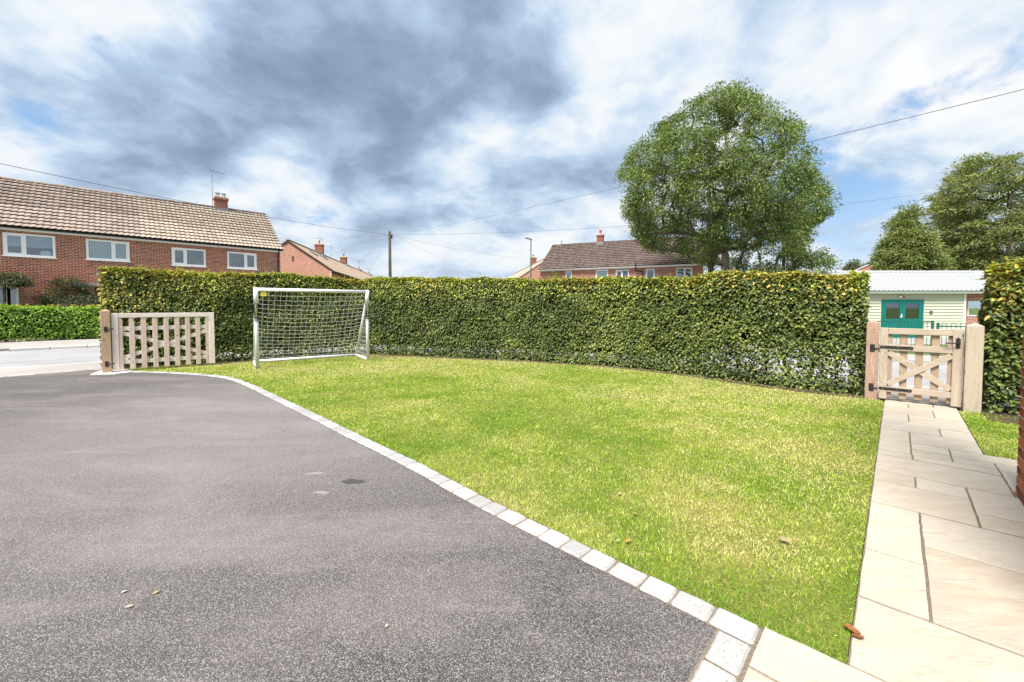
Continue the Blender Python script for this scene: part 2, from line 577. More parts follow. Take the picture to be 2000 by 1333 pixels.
simple('lime_print', (0.62, 0.66, 0.22), 0.5, 0.3, 0.03)
simple('yellow_print', (0.75, 0.66, 0.10), 0.5, 0.3, 0.05)
simple('black_print', (0.02, 0.02, 0.02), 0.5, 0.3, 0.05)
simple('wire_black', (0.13, 0.14, 0.15), 0.6, 0.2, 0.1)
simple('lamp_grey', (0.10, 0.105, 0.11), 0.45, 0.4, 0.1)
simple('brown_boards_entry_shade', (0.06, 0.035, 0.03), 0.5, 0.3, 0.2)  # brown roof boards, and the porch entry's shade as a colour


# ------------------------------------------------------------------ mesh helpers
def tag(o, label=None, cat=None, group=None, kind=None):
    if label:
        o['label'] = label
    if cat:
        o['category'] = cat
    if group:
        o['group'] = group
    if kind:
        o['kind'] = kind
    return o


def empty(name, loc=(0, 0, 0), xdir=(1, 0)):
    o = bpy.data.objects.new(name, None)
    col.objects.link(o)
    o.empty_display_size = 0.2
    o.location = loc
    o.rotation_euler = (0, 0, math.atan2(xdir[1], xdir[0]))
    return o


def link_mesh(name, me, mat=None, parent=None, smooth=False):
    o = bpy.data.objects.new(name, me)
    col.objects.link(o)
    if mat is not None and not me.materials:
        me.materials.append(MATS[mat] if isinstance(mat, str) else mat)
    if smooth:
        me.polygons.foreach_set('use_smooth', np.ones(len(me.polygons), dtype=bool))
    if parent is not None:
        o.parent = parent
    return o


def np_mesh(name, V, F, colr=None, tint=None):
    """V (n,3), F list of arrays (m,k) with constant k per array"""
    me = bpy.data.meshes.new(name)
    Fs = F if isinstance(F, list) else [F]
    Fs = [np.asarray(f, dtype=np.int32) for f in Fs if len(f)]
    me.vertices.add(len(V))
    me.vertices.foreach_set('co', np.asarray(V, dtype=np.float32).ravel())
    loops = np.concatenate([f.ravel() for f in Fs])
    tot = np.concatenate([np.full(len(f), f.shape[1], dtype=np.int32) for f in Fs])
    start = np.concatenate([[0], np.cumsum(tot)[:-1]]).astype(np.int32)
    me.loops.add(len(loops))
    me.loops.foreach_set('vertex_index', loops)
    me.polygons.add(len(tot))
    me.polygons.foreach_set('loop_start', start)
    me.polygons.foreach_set('loop_total', tot)
    me.update(calc_edges=True)
    if colr is not None:
        a = me.attributes.new('col', 'FLOAT_COLOR', 'FACE')
        c4 = np.ones((len(tot), 4), dtype=np.float32)
        c4[:, :3] = colr
        a.data.foreach_set('color', c4.ravel())
    if tint is not None:
        a = me.attributes.new('tint', 'FLOAT', 'FACE')
        a.data.foreach_set('value', np.asarray(tint, dtype=np.float32))
    return me


class MB:
    """collects boxes, bars, tubes and polygons of ONE part"""
    def __init__(self):
        self.v = []
        self.f = []

    def poly(self, pts):
        i = len(self.v)
        self.v += [tuple(p) for p in pts]
        self.f.append(tuple(range(i, i + len(pts))))
        return self

    def box(self, lo, hi, bev=0.0, M=None):
        x0, y0, z0 = lo
        x1, y1, z1 = hi
        b = min(bev, (x1 - x0) * .45, (y1 - y0) * .45, (z1 - z0) * .45)
        if b <= 0:
            P = [(x0, y0, z0), (x1, y0, z0), (x1, y1, z0), (x0, y1, z0), (x0, y0, z1), (x1, y0, z1), (x1, y1, z1), (x0, y1, z1)]
            Fc = [(0, 3, 2, 1), (4, 5, 6, 7), (0, 1, 5, 4), (1, 2, 6, 5), (2, 3, 7, 6), (3, 0, 4, 7)]
        else:
            P, idx = [], {}
            for sx in (0, 1):
                for sy in (0, 1):
                    for sz in (0, 1):
                        for ax in range(3):
                            p = [(x0, x1)[sx], (y0, y1)[sy], (z0, z1)[sz]]
                            for k, s in enumerate((sx, sy, sz)):
                                if k != ax:
                                    p[k] += b * (1 - 2 * s)
                            idx[(sx, sy, sz, ax)] = len(P)
                            P.append(tuple(p))
            Fc = []
            for ax in range(3):
                u, w = [(1, 2), (2, 0), (0, 1)][ax]
                for s in (0, 1):
                    ring = []
                    for a, c in ((0, 0), (1, 0), (1, 1), (0, 1)):
                        k = [0, 0, 0]
                        k[ax] = s
                        k[u] = a
                        k[w] = c
                        ring.append(idx[(*k, ax)])
                    Fc.append(tuple(ring if s else ring[::-1]))
            for ax in range(3):                      # edge bevels along ax
                u, w = [(1, 2), (2, 0), (0, 1)][ax]
                for a in (0, 1):
                    for c in (0, 1):
                        k0 = [0, 0, 0]
                        k1 = [0, 0, 0]
                        k0[u] = k1[u] = a
                        k0[w] = k1[w] = c
                        k1[ax] = 1
                        q = (idx[(*k0, u)], idx[(*k1, u)], idx[(*k1, w)], idx[(*k0, w)])
                        Fc.append(q if a == c else q[::-1])
            for sx in (0, 1):
                for sy in (0, 1):
                    for sz in (0, 1):
                        t = (idx[(sx, sy, sz, 0)], idx[(sx, sy, sz, 1)], idx[(sx, sy, sz, 2)])
                        Fc.append(t if (sx + sy + sz) % 2 else t[::-1])
        i = len(self.v)
        if M is not None:
            P = [tuple(M @ Vector(p)) for p in P]
        self.v += P
        self.f += [tuple(i + k for k in q) for q in Fc]
        return self

    def bar(self, a, b, w, t, up=(0, 0, 1), bev=0.0):
        """a beam from a to b, w wide (along up x dir), t thick (along up)"""
        a, b = Vector(a), Vector(b)
        d = (b - a)
        L = d.length
        d.normalize()
        u = Vector(up)
        s = d.cross(u)
        if s.length < 1e-5:
            s = d.cross(Vector((1, 0, 0)))
        s.normalize()
        u = s.cross(d)
        M = Matrix(((d.x, s.x, u.x, a.x), (d.y, s.y, u.y, a.y), (d.z, s.z, u.z, a.z), (0, 0, 0, 1)))
        # x along, y side, z up ; right handed: d x s = ? keep orientation positive
        if M.to_3x3().determinant() < 0:
            M = Matrix(((d.x, -s.x, u.x, a.x), (d.y, -s.y, u.y, a.y), (d.z, -s.z, u.z, a.z), (0, 0, 0, 1)))
        return self.box((0, -w / 2, -t / 2), (L, w / 2, t / 2), bev, M)

    def tube(self, pts, r, n=6, cap=True):
        pts = [Vector(p) for p in pts]
        rs = r if hasattr(r, '__len__') else [r] * len(pts)
        i0 = len(self.v)
        up = Vector((0.13, 0.21, 0.97))
        for k, p in enumerate(pts):
            d = (pts[min(k + 1, len(pts) - 1)] - pts[max(k - 1, 0)]).normalized()
            s = d.cross(up)
            if s.length < 1e-3:
                s = d.cross(Vector((1, 0, 0)))
            s.normalize()
            t = s.cross(d)
            for j in range(n):
                a = 2 * math.pi * j / n
                q = p + s * (math.cos(a) * rs[k]) + t * (math.sin(a) * rs[k])
                self.v.append(tuple(q))
        for k in range(len(pts) - 1):
            for j in range(n):
                a = i0 + k * n + j
                b = i0 + k * n + (j + 1) % n
                self.f.append((a, b, b + n, a + n))
        if cap:
            self.f.append(tuple(i0 + j for j in range(n))[::-1])
            self.f.append(tuple(i0 + (len(pts) - 1) * n + j for j in range(n)))
        return self

    def lathe(self, c, prof, n=16):
        i0 = len(self.v)
        for (r, z) in prof:
            for j in range(n):
                a = 2 * math.pi * j / n
                self.v.append((c[0] + r * math.cos(a), c[1] + r * math.sin(a), c[2] + z))
        for k in range(len(prof) - 1):
            for j in range(n):
                a = i0 + k * n + j
                b = i0 + k * n + (j + 1) % n
                self.f.append((a, b, b + n, a + n))
        self.f.append(tuple(i0 + j for j in range(n))[::-1])
        self.f.append(tuple(i0 + (len(prof) - 1) * n + j for j in range(n)))
        return self

    def mesh(self, name):
        me = bpy.data.meshes.new(name)
        me.from_pydata(self.v, [], self.f)
        me.update()
        return me

    def build(self, name, mat, parent=None, smooth=False):
        return link_mesh(name, self.mesh(name), mat, parent, smooth)


def join_copies(name, V, F, mats4):
    """one mesh out of copies of a small mesh (V, list of faces) under 4x4 matrices"""
    V = np.asarray(V, float)
    M = np.asarray(mats4, float)
    n = len(M)
    VV = np.einsum('nij,vj->nvi', M[:, :3, :3], V) + M[:, None, :3, 3]
    byk = {}
    for f in F:
        byk.setdefault(len(f), []).append(f)
    Fs, tints = [], []
    tn = rng.random(n)
    for k, fl in byk.items():
        fa = np.asarray(fl)
        FF = (fa[None] + (np.arange(n) * len(V))[:, None, None]).reshape(-1, k)
        Fs.append(FF)
        tints.append(np.repeat(tn, len(fl)))
    return np_mesh(name, VV.reshape(-1, 3), Fs, tint=np.concatenate(tints))


def seen_score(p):
    """how large a piece at world point p shows; 0 outside the frame"""
    c, s = math.cos(PITCH), math.sin(PITCH)
    dz = p[2] - CAM_H
    fw = p[1] * c - dz * s
    if fw < 0.3:
        return 0
    u = 1000 + 800 * p[0] / fw
    v = 629 - 800 * (p[1] * s + dz * c) / fw
    if not (-5 < u < 2005 and -5 < v < 1338):
        return 0
    return 1.0 / (p[0] ** 2 + p[1] ** 2 + dz ** 2), u, v


def pieces(name, mbp, mats4, mat, parent, limit=300, ok=None):
    """alike pieces under a parent: those that show largest as single parts that share one mesh, the rest as ONE stuff part"""
    me = mbp.mesh(name)
    me.materials.append(MATS[mat])
    PW = parent.matrix_basis if parent is not None else Matrix()
    sc = []
    for i, M in enumerate(mats4):
        q = seen_score(PW @ M.translation)
        s = 0
        if q:
            s = q[0]
            if ok is not None and not ok(q[1], q[2]):
                s = 0
        sc.append(s)
    order = sorted(range(len(mats4)), key=lambda i: -sc[i])
    singles = [i for i in order[:limit] if sc[i] > 0]
    ss = set(singles)
    for i in singles:
        o = bpy.data.objects.new(name, me)
        col.objects.link(o)
        o.parent = parent
        o.matrix_basis = mats4[i]
    rest = [mats4[i] for i in range(len(mats4)) if i not in ss]
    if rest:
        jm = join_copies(name + '_field', mbp.v, mbp.f, [np.array(m) for m in rest])
        o = link_mesh(name + '_field', jm, mat, parent)
        o['kind'] = 'stuff'
    return singles


def vnoise(P, seed=0):
    """smooth value noise on (n,3) points, range about 0..1"""
    P = np.asarray(P, float)
    i = np.floor(P).astype(np.int64)
    f = P - i
    f = f * f * (3 - 2 * f)

    def h(a):
        x = (a[:, 0] * 374761393 + a[:, 1] * 668265263 + a[:, 2] * 2147483647 + seed * 974711) & 0xffffffff
        x = ((x ^ (x >> 13)) * 1274126177) & 0xffffffff
        x = (x ^ (x >> 16)) & 0xffffffff
        return x / 0xffffffff
    r = 0
    for dx in (0, 1):
        for dy in (0, 1):
            for dz in (0, 1):
                wgt = (f[:, 0] if dx else 1 - f[:, 0]) * (f[:, 1] if dy else 1 - f[:, 1]) * (f[:, 2] if dz else 1 - f[:, 2])
                r = r + wgt * h(i + np.array([dx, dy, dz]))
    return r


def fbm(P, seed=0, oct=3):
    P = np.asarray(P, float)
    return sum(vnoise(P * 2 ** k, seed + k) * 0.5 ** k for k in range(oct)) / sum(0.5 ** k for k in range(oct))


def unit(a):
    return a / np.maximum(np.linalg.norm(a, axis=-1, keepdims=True), 1e-9)


def leaves_mesh(name, P, D, Nn, length, width, colr, ovate=True, fold=0.25, droop=0.15):
    """one folded leaf per point: P base points, D growth directions, Nn leaf normals"""
    n = len(P)
    D = unit(D)
    S = unit(np.cross(D, Nn))
    U = np.cross(S, D)
    L = np.asarray(length).reshape(-1, 1) * np.ones((n, 1))
    Wd = np.asarray(width).reshape(-1, 1) * np.ones((n, 1))
    tip = P + D * L - U * L * droop
    if ovate:
        r1 = P + D * L * 0.28 + S * Wd * 0.5 + U * Wd * fold
        r2 = P + D * L * 0.68 + S * Wd * 0.40 + U * (Wd * fold * 0.7 - L * droop * 0.4)
        l1 = P + D * L * 0.28 - S * Wd * 0.5 + U * Wd * fold
        l2 = P + D * L * 0.68 - S * Wd * 0.40 + U * (Wd * fold * 0.7 - L * droop * 0.4)
        V = np.stack([P, r1, r2, tip, l2, l1], 1).reshape(-1, 3)
        base = (np.arange(n) * 6)[:, None]
        F = np.concatenate([base + np.array([[0, 1, 2, 3]]), base + np.array([[0, 3, 4, 5]])], 0)
    else:
        r1 = P + D * L * 0.45 + S * Wd * 0.5 + U * Wd * fold
        l1 = P + D * L * 0.45 - S * Wd * 0.5 + U * Wd * fold
        V = np.stack([P, r1, tip, l1], 1).reshape(-1, 3)
        base = (np.arange(n) * 4)[:, None]
        F = np.concatenate([base + np.array([[0, 1, 2]]), base + np.array([[0, 2, 3]])], 0)
    c = np.concatenate([colr, colr], 0)
    return np_mesh(name, V, F, colr=c)


def catmull(P, step=0.1):
    P = [np.array(p, float) for p in P]
    Q = [2 * P[0] - P[1]] + P + [2 * P[-1] - P[-2]]
    out = []
    for i in range(1, len(Q) - 2):
        a, b, c, d = Q[i - 1], Q[i], Q[i + 1], Q[i + 2]
        n = max(2, int(np.linalg.norm(c - b) / step))
        for k in range(n):
            t = k / n
            out.append(0.5 * (2 * b + (c - a) * t + (2 * a - 5 * b + 4 * c - d) * t * t + (3 * b - a - 3 * c + d) * t ** 3))
    out.append(Q[-2])
    return np.array(out)


class Path:
    """a polyline on the ground with arc length, tangent and left normal"""
    def __init__(self, pts):
        self.p = np.array(pts, float)[:, :2]
        d = np.diff(self.p, axis=0)
        self.s = np.concatenate([[0], np.cumsum(np.linalg.norm(d, axis=1))])
        self.L = self.s[-1]
        t = np.gradient(self.p, axis=0)
        self.t = unit(t)

    def pos(self, s):
        return np.stack([np.interp(s, self.s, self.p[:, k]) for k in (0, 1)], -1)

    def tan(self, s):
        return unit(np.stack([np.interp(s, self.s, self.t[:, k]) for k in (0, 1)], -1))

    def left(self, s):
        t = self.tan(s)
        return np.stack([-t[..., 1], t[..., 0]], -1)

    def offset(self, d, n=120):
        s = np.linspace(0, self.L, n)
        return self.pos(s) + self.left(s) * d


def sheet(name, outline, z, mat, thick=0.0, kind='structure', parent=None):
    """a flat sheet with an outline (may be concave)"""
    import mathutils.geometry as mg
    P = [Vector((float(p[0]), float(p[1]), 0)) for p in outline]
    tri = mg.tessellate_polygon([P])
    V = [(p.x, p.y, z) for p in P]
    F = []
    for t in tri:
        a, b, c = (P[i] for i in t)
        up = (b - a).cross(c - a).z > 0
        F.append(tuple(t) if up else tuple(t[::-1]))
    if thick:
        n = len(V)
        area = sum(P[i].x * P[(i + 1) % n].y - P[(i + 1) % n].x * P[i].y for i in range(n))
        V += [(p.x, p.y, z - thick) for p in P]
        for i in range(n):
            j = (i + 1) % n
            F.append((i, i + n, j + n, j) if area > 0 else (i, j, j + n, i + n))
    me = bpy.data.meshes.new(name)
    me.from_pydata(V, [], F)
    me.update()
    o = link_mesh(name, me, mat, parent)
    if kind and parent is None:
        o['kind'] = kind
    return o


def in_poly(P, poly):
    x, y = P[:, 0], P[:, 1]
    c = np.zeros(len(P), bool)
    n = len(poly)
    for i in range(n):
        x0, y0 = poly[i]
        x1, y1 = poly[(i + 1) % n]
        m = (y0 > y) != (y1 > y)
        with np.errstate(divide='ignore', invalid='ignore'):
            xi = (x1 - x0) * (y - y0) / (y1 - y0) + x0
        c ^= m & (x < xi)
    return c


# ------------------------------------------------------------------ the ground, streets, drive, path
O2 = np.array([1.343, 1.589])
U2 = np.array([0.6849, 0.7286])
W2 = np.array([0.7286, -0.6849])
S2 = np.array([0.7200, 0.6940])
N2 = np.array([-0.6940, 0.7200])


def ab(a, b):
    return O2 + W2 * a + U2 * b


def sn(s, n):
    return S2 * s + N2 * n


big = [(700 * math.cos(a), 700 * math.sin(a)) for a in np.linspace(0, 2 * math.pi, 48, endpoint=False)]
sheet('ground', big, -0.16, 'verge_grass')
sheet('road', [sn(-70, 12), sn(120, 12), sn(120, 22.1), sn(-70, 22.1)], -0.10, 'road_asphalt')
sheet('road', [ab(-14, 7.0), ab(60, 7.0), ab(60, 13.5), ab(-14, 13.5)], -0.106, 'road_asphalt')

HEDGE_FRONT = catmull([(-9.38, 9.32), (-8.4, 9.92), (-7.54, 10.42), (-6.9, 10.86), (-5.7, 11.75), (-4.7, 12.28), (-3.9, 12.2), (-2.98, 11.9),
                       (-1.43, 11.4), (0, 10.96), (1.05, 10.46), (2.45, 9.74), (3.35, 8.95), (4.06, 8.1), (4.53, 7.46), (5.02, 6.92), (5.38, 6.68), (5.62, 6.49)], 0.15)
hedge_path = Path(HEDGE_FRONT)

# pavement on this side, following the plot's edge
edge_pts = np.concatenate([np.array([np.array([-9.9, 9.05]) - S2 * k for k in (40, 20, 8, 2)]), HEDGE_FRONT + np.array([0, 0]),
                           np.array([ab(0.9, 6.45), ab(3, 6.45), ab(12, 6.45), ab(40, 6.45)])])
edge_path = Path(edge_pts)
inner = edge_path.offset(0.02, 200)
outer = edge_path.offset(1.75, 200)
kerb_o = edge_path.offset(1.89, 200)
sheet('pavement', np.concatenate([inner, outer[::-1]]), -0.008, 'pavement_asphalt', 0.2)
sheet('kerb', np.concatenate([outer, kerb_o[::-1]]), -0.002, 'concrete', 0.2)

# far pavement of the left street with its kerb stones
fp = sheet('pavement', [sn(-45, 22.24), sn(70, 22.24), sn(70, 26.9), sn(-45, 26.9)], -0.012, 'pavement_asphalt', 0.2)
kb = MB().box((-0.455, -0.065, -0.18), (0.455, 0.065, 0.0), 0.018)
ms = []
ang = math.atan2(S2[1], S2[0])
for k in range(-30, 14):
    p = sn(-5 + k * 0.925, 22.17)
    ms.append(Matrix.Translation((p[0], p[1], random.uniform(-0.006, 0.006))) @ Matrix.Rotation(ang + random.uniform(-.006, .006), 4, 'Z'))
pieces('kerbstone', kb, ms, 'concrete', fp)
# centre joint of the road, laid as a thin bitumen strip, and gutter line
sheet('road_marking', [sn(-45, 18.05), sn(60, 18.05), sn(60, 18.15), sn(-45, 18.15)], -0.096, 'concrete')
sheet('pavement', [ab(-12, 13.5), ab(60, 13.5), ab(60, 15.4), ab(-12, 15.4)], -0.012, 'pavement_asphalt', 0.2)

# drive
EDGE_OUT = catmull([(1.11, 1.77), (0.60, 2.25), (-0.19, 3.01), (-0.84, 3.69), (-1.81, 4.63), (-2.59, 5.40), (-3.63, 6.40), (-4.5, 7.24), (-5.1, 7.79), (-5.5, 8.12),
                    (-5.95, 8.40), (-6.66, 8.70), (-7.4, 8.90), (-8.0, 9.02), (-8.42, 9.06)], 0.08)
sett_path = Path(EDGE_OUT)
din = sett_path.offset(0.12, 90)
drive_outline = list(din) + [np.array([-8.9, 8.75]), np.array([-9.55, 9.30]), np.array([-10.44, 8.31]), sn(-14, 13.35), sn(-22, 13.3), sn(-22, -6), np.array([0.2, -4.0])]
drive_outline += [ab(-0.42, -2.2), ab(-0.42, -0.3)]
sheet('driveway', drive_outline, 0.0, 'tarmac', 0.12)

# threshold strip of pale setts along the drive's mouth
th = empty('threshold_kerb', (0, 0, 0))
th['kind'] = 'structure'
tb = MB().box((-0.095, -0.065, -0.08), (0.095, 0.065, 0.0), 0.012)
ms = []
tp = Path(np.array([np.array([-9.60, 9.40]), np.array([-10.44, 8.31]), sn(-14, 13.42), sn(-20, 13.4)]))
k = 0.0
while k < tp.L:
    p, t = tp.pos(k), tp.tan(k)
    ms.append(Matrix.Translation((p[0], p[1], 0.008 + random.uniform(-.003, .003))) @ Matrix.Rotation(math.atan2(t[1], t[0]), 4, 'Z'))
    k += 0.20
pieces('sett', tb, ms, 'granite', th)

# edging setts between drive and lawn, then down towards the house
ed = empty('edging', (0, 0, 0))
ed['kind'] = 'structure'


def sett_mesh(seed):
    """a tumbled block, unit length and width, slightly irregular"""
    rr = random.Random(seed)
    m = MB().box((-0.5, -0.5, -0.09), (0.5, 0.5, 0.0), 0.0)
    nx, ny = 6, 4
    v, f = [], []
    def hgt(i, j):
        e = (i in (0, nx)) + (j in (0, ny))
        return -0.012 * e - (0.003 * rr.random())
    for j in range(ny + 1):
        for i in range(nx + 1):
            x = -0.5 + i / nx
            y = -0.5 + j / ny
            if i in (0, nx):
                x += rr.uniform(-0.018, 0.018)
            elif i == 1:
                x = -0.5 + 0.07
            elif i == nx - 1:
                x = 0.5 - 0.07
            if j in (0, ny):
                y += rr.uniform(-0.03, 0.03)
            elif j == 1:
                y = -0.5 + 0.09
            elif j == ny - 1:
                y = 0.5 - 0.09
            v.append((x, y, hgt(i, j)))
    for j in range(ny):
        for i in range(nx):
            a = j * (nx + 1) + i
            f.append((a, a + 1, a + nx + 2, a + nx + 1))
    ring = [i for i in range(nx + 1)] + [(nx + 1) * (j + 1) + nx for j in range(ny)] + [ny * (nx + 1) + i for i in range(nx - 1, -1, -1)] + [(nx + 1) * j for j in range(ny - 1, 0, -1)]
    k0 = len(v)
    for r_ in ring:
        v.append((v[r_][0], v[r_][1], -0.09))
    for q in range(len(ring)):
        q2 = (q + 1) % len(ring)
        f.append((ring[q], k0 + q, k0 + q2, ring[q2]))
    m.v, m.f = v, f
    me = m.mesh('sett')
    me.materials.append(MATS['granite'])
    return me


sett_meshes = [sett_mesh(i) for i in range(6)]


def add_sett(c, d, ln, wd, z=0.014):
    o = bpy.data.objects.new('sett', random.choice(sett_meshes))
    col.objects.link(o)
    o.parent = ed
    M = Matrix.Translation((c[0], c[1], z + random.uniform(-.003, .003))) @ Matrix.Rotation(math.atan2(d[1], d[0]) + random.uniform(-.012, .012), 4, 'Z')
    M = M @ Matrix.Rotation(random.uniform(-.012, .012), 4, 'X') @ Matrix.Diagonal((ln, wd, 1, 1))
    o.matrix_basis = M


k = 0.0
seq = [0.186, 0.178, 0.156, 0.186]
i = 0
while k < sett_path.L - 0.1:
    ln = seq[i] if i < len(seq) else random.choice([0.15, 0.165, 0.18, 0.195])
    mid = k + ln / 2
    p, t, l = sett_path.pos(mid), sett_path.tan(mid), sett_path.left(mid)
    c = p + l * 0.067
    add_sett(c, t, ln - 0.007, 0.132)
    k += ln
    i += 1
bq = -0.165
for ln in (0.205, 0.17, 0.2, 0.16, 0.19, 0.18, 0.2, 0.17):
    c = ab(-0.365, bq - ln / 2)
    add_sett(c, -U2, ln - 0.007, 0.134)
    bq -= ln
sheet('edging_bed', list(sett_path.offset(0.0, 90)) + list(sett_path.offset(0.14, 90)[::-1]), 0.003, 'mortar_bed')
sheet('edging_bed', [ab(-0.44, -1.7), ab(-0.29, -1.7), ab(-0.29, -0.03), ab(-0.44, -0.15)], 0.0035, 'mortar_bed')

# path and patio of sandstone flags
pa = sheet('path', [ab(-0.29, -1.9), ab(3.2, -1.9), ab(3.2, 3.88), ab(0.755, 3.88), ab(0.755, 6.62), ab(0.0, 6.62), ab(0.0, -0.01), ab(-0.29, -0.01)], 0.0035, 'mortar_bed', 0.1)
FLAGS = [
    (-0.29, 0.60, -0.29, -0.012), (0.60, 1.4, -0.29, -0.012), (-0.29, 0.26, -0.83, -0.29), (0.26, 0.82, -0.56, -0.29), (0.26, 0.82, -1.1, -0.56), (-0.29, 0.26, -1.37, -0.83),
    (0.0, 0.80, -0.012, 0.53),
    (0.0, 0.257, 0.53, 1.075), (0.0, 0.255, 1.075, 1.612), (0.0, 0.257, 1.612, 1.885),
    (0.257, 0.81, 0.53, 1.345), (0.257, 0.81, 1.345, 1.885),
    (0.0, 0.538, 1.885, 2.415), (0.538, 0.81, 1.885, 2.155), (0.538, 0.81, 2.155, 2.69),
    (0.0, 0.252, 2.415, 2.69), (0.252, 0.538, 2.415, 2.69),
    (0.0, 0.79, 2.69, 2.865), (0.79, 1.33, 2.84, 3.36),
    (0.0, 0.79, 2.865, 3.225), (0.0, 0.25, 3.225, 3.40), (0.25, 0.79, 3.225, 3.40),
    (0.79, 1.6, 3.36, 3.62), (0.52, 0.79, 3.40, 3.62), (0.0, 0.245, 3.40, 4.385), (0.245, 0.52, 3.40, 3.62), (1.33, 2.1, 2.84, 3.36), (1.6, 2.4, 3.36, 3.88),
    (0.245, 0.52, 3.62, 3.87), (0.52, 1.05, 3.62, 3.88), (1.05, 1.6, 3.62, 3.88),
    (0.245, 0.755, 3.88, 4.385), (0.0, 0.50, 4.385, 4.80), (0.50, 0.755, 4.385, 4.80),
    (0.0, 0.755, 4.80, 4.95), (0.0, 0.25, 4.95, 5.425), (0.25, 0.755, 4.95, 5.425),
    (0.0, 0.495, 5.425, 5.93), (0.495, 0.755, 5.425, 5.93), (0.0, 0.26, 5.93, 6.20), (0.26, 0.755, 5.93, 6.20), (0.0, 0.52, 6.20, 6.6), (0.52, 0.755, 6.20, 6.6)]


def flag_mesh(a0, a1, b0, b1):
    """a riven slab: slightly wavy outline, dropped arrises"""
    g = 0.0065
    a0, a1, b0, b1 = a0 + g, a1 - g, b0 + g, b1 - g
    na, nb = max(3, int((a1 - a0) / 0.06)), max(3, int((b1 - b0) / 0.06))
    ua = np.concatenate([[0, 0.010], np.linspace(0, a1 - a0, na)[1:-1], [a1 - a0 - 0.010, a1 - a0]])
    ub = np.concatenate([[0, 0.010], np.linspace(0, b1 - b0, nb)[1:-1], [b1 - b0 - 0.010, b1 - b0]])
    c = ab((a0 + a1) / 2, (b0 + b1) / 2)
    v, f = [], []
    tilt = (random.uniform(-.002, .002), random.uniform(-.002, .002))
    lift = random.uniform(-.001, .0015)
    for j, y in enumerate(ub):
        for i_, x in enumerate(ua):
            xx, yy = x + a0, y + b0
            n1 = float(vnoise(np.array([[xx * 14, yy * 14, 3.1]]))[0]) - .5
            n2 = float(vnoise(np.array([[xx * 14, yy * 14, 9.1]]))[0]) - .5
            e = (i_ in (0, len(ua) - 1)) or (j in (0, len(ub) - 1))
            z = 0.010 + lift + (xx - a0) * tilt[0] + (yy - b0) * tilt[1] + (-0.002 if e else 0) + 0.003 * n1
            xx += 0.006 * n1
            yy += 0.006 * n2
            p = ab(xx, yy) - c
            v.append((p[0], p[1], z))
    nx = len(ua)
    for j in range(len(ub) - 1):
        for i_ in range(nx - 1):
            q = j * nx + i_
            f.append((q, q + nx, q + nx + 1, q + 1))
    ny = len(ub)
    ring = [i_ for i_ in range(nx)] + [nx * (j + 1) + nx - 1 for j in range(ny - 1)] + [(ny - 1) * nx + i_ for i_ in range(nx - 2, -1, -1)] + [nx * j for j in range(ny - 2, 0, -1)]
    k0 = len(v)
    for r_ in ring:
        v.append((v[r_][0], v[r_][1], -0.03))
    for q in range(len(ring)):
        q2 = (q + 1) % len(ring)
        f.append((ring[q], ring[q2], k0 + q2, k0 + q))
    m = MB()
    m.v, m.f = v, f
    o = m.build('flagstone', 'sandstone', pa, smooth=False)
    o.location = (c[0], c[1], 0)


for fl in FLAGS:
    flag_mesh(*fl)

# lawn sheets
lawn_outline = [ab(-0.003, -0.012)] + [ab(-0.003, b) for b in np.linspace(0.5, 6.25, 10)] + list(hedge_path.offset(0.05, 60)[::-1]) + [np.array([-8.7, 9.15])] + list(sett_path.p[::-3]) + [np.array([1.11, 1.765])]
lawn = sheet('lawn', lawn_outline, 0.004, 'lawn_soil', 0.05)
lawn2_outline = [ab(0.76, 3.885), ab(2.6, 3.885), ab(2.6, 6.2), ab(0.76, 6.2)]
sheet('lawn', lawn2_outline, 0.004, 'lawn_soil', 0.05)
sheet('flower_bed', np.concatenate([hedge_path.offset(-0.22, 90), hedge_path.offset(0.85, 90)[::-1]]), 0.012, 'soil')
sheet('flower_bed', [ab(0.98, 5.72), ab(1.6, 5.55), ab(3.2, 5.5), ab(3.2, 7.0), ab(0.98, 7.0)], 0.012, 'soil')
# concrete pad at the foot of the drive gate post
sheet('post_footing', [(-8.86, 8.55), (-8.40, 8.62), (-8.30, 8.86), (-8.55, 9.15), (-9.0, 9.35), (-9.35, 9.35)], 0.016, 'concrete', 0.08)


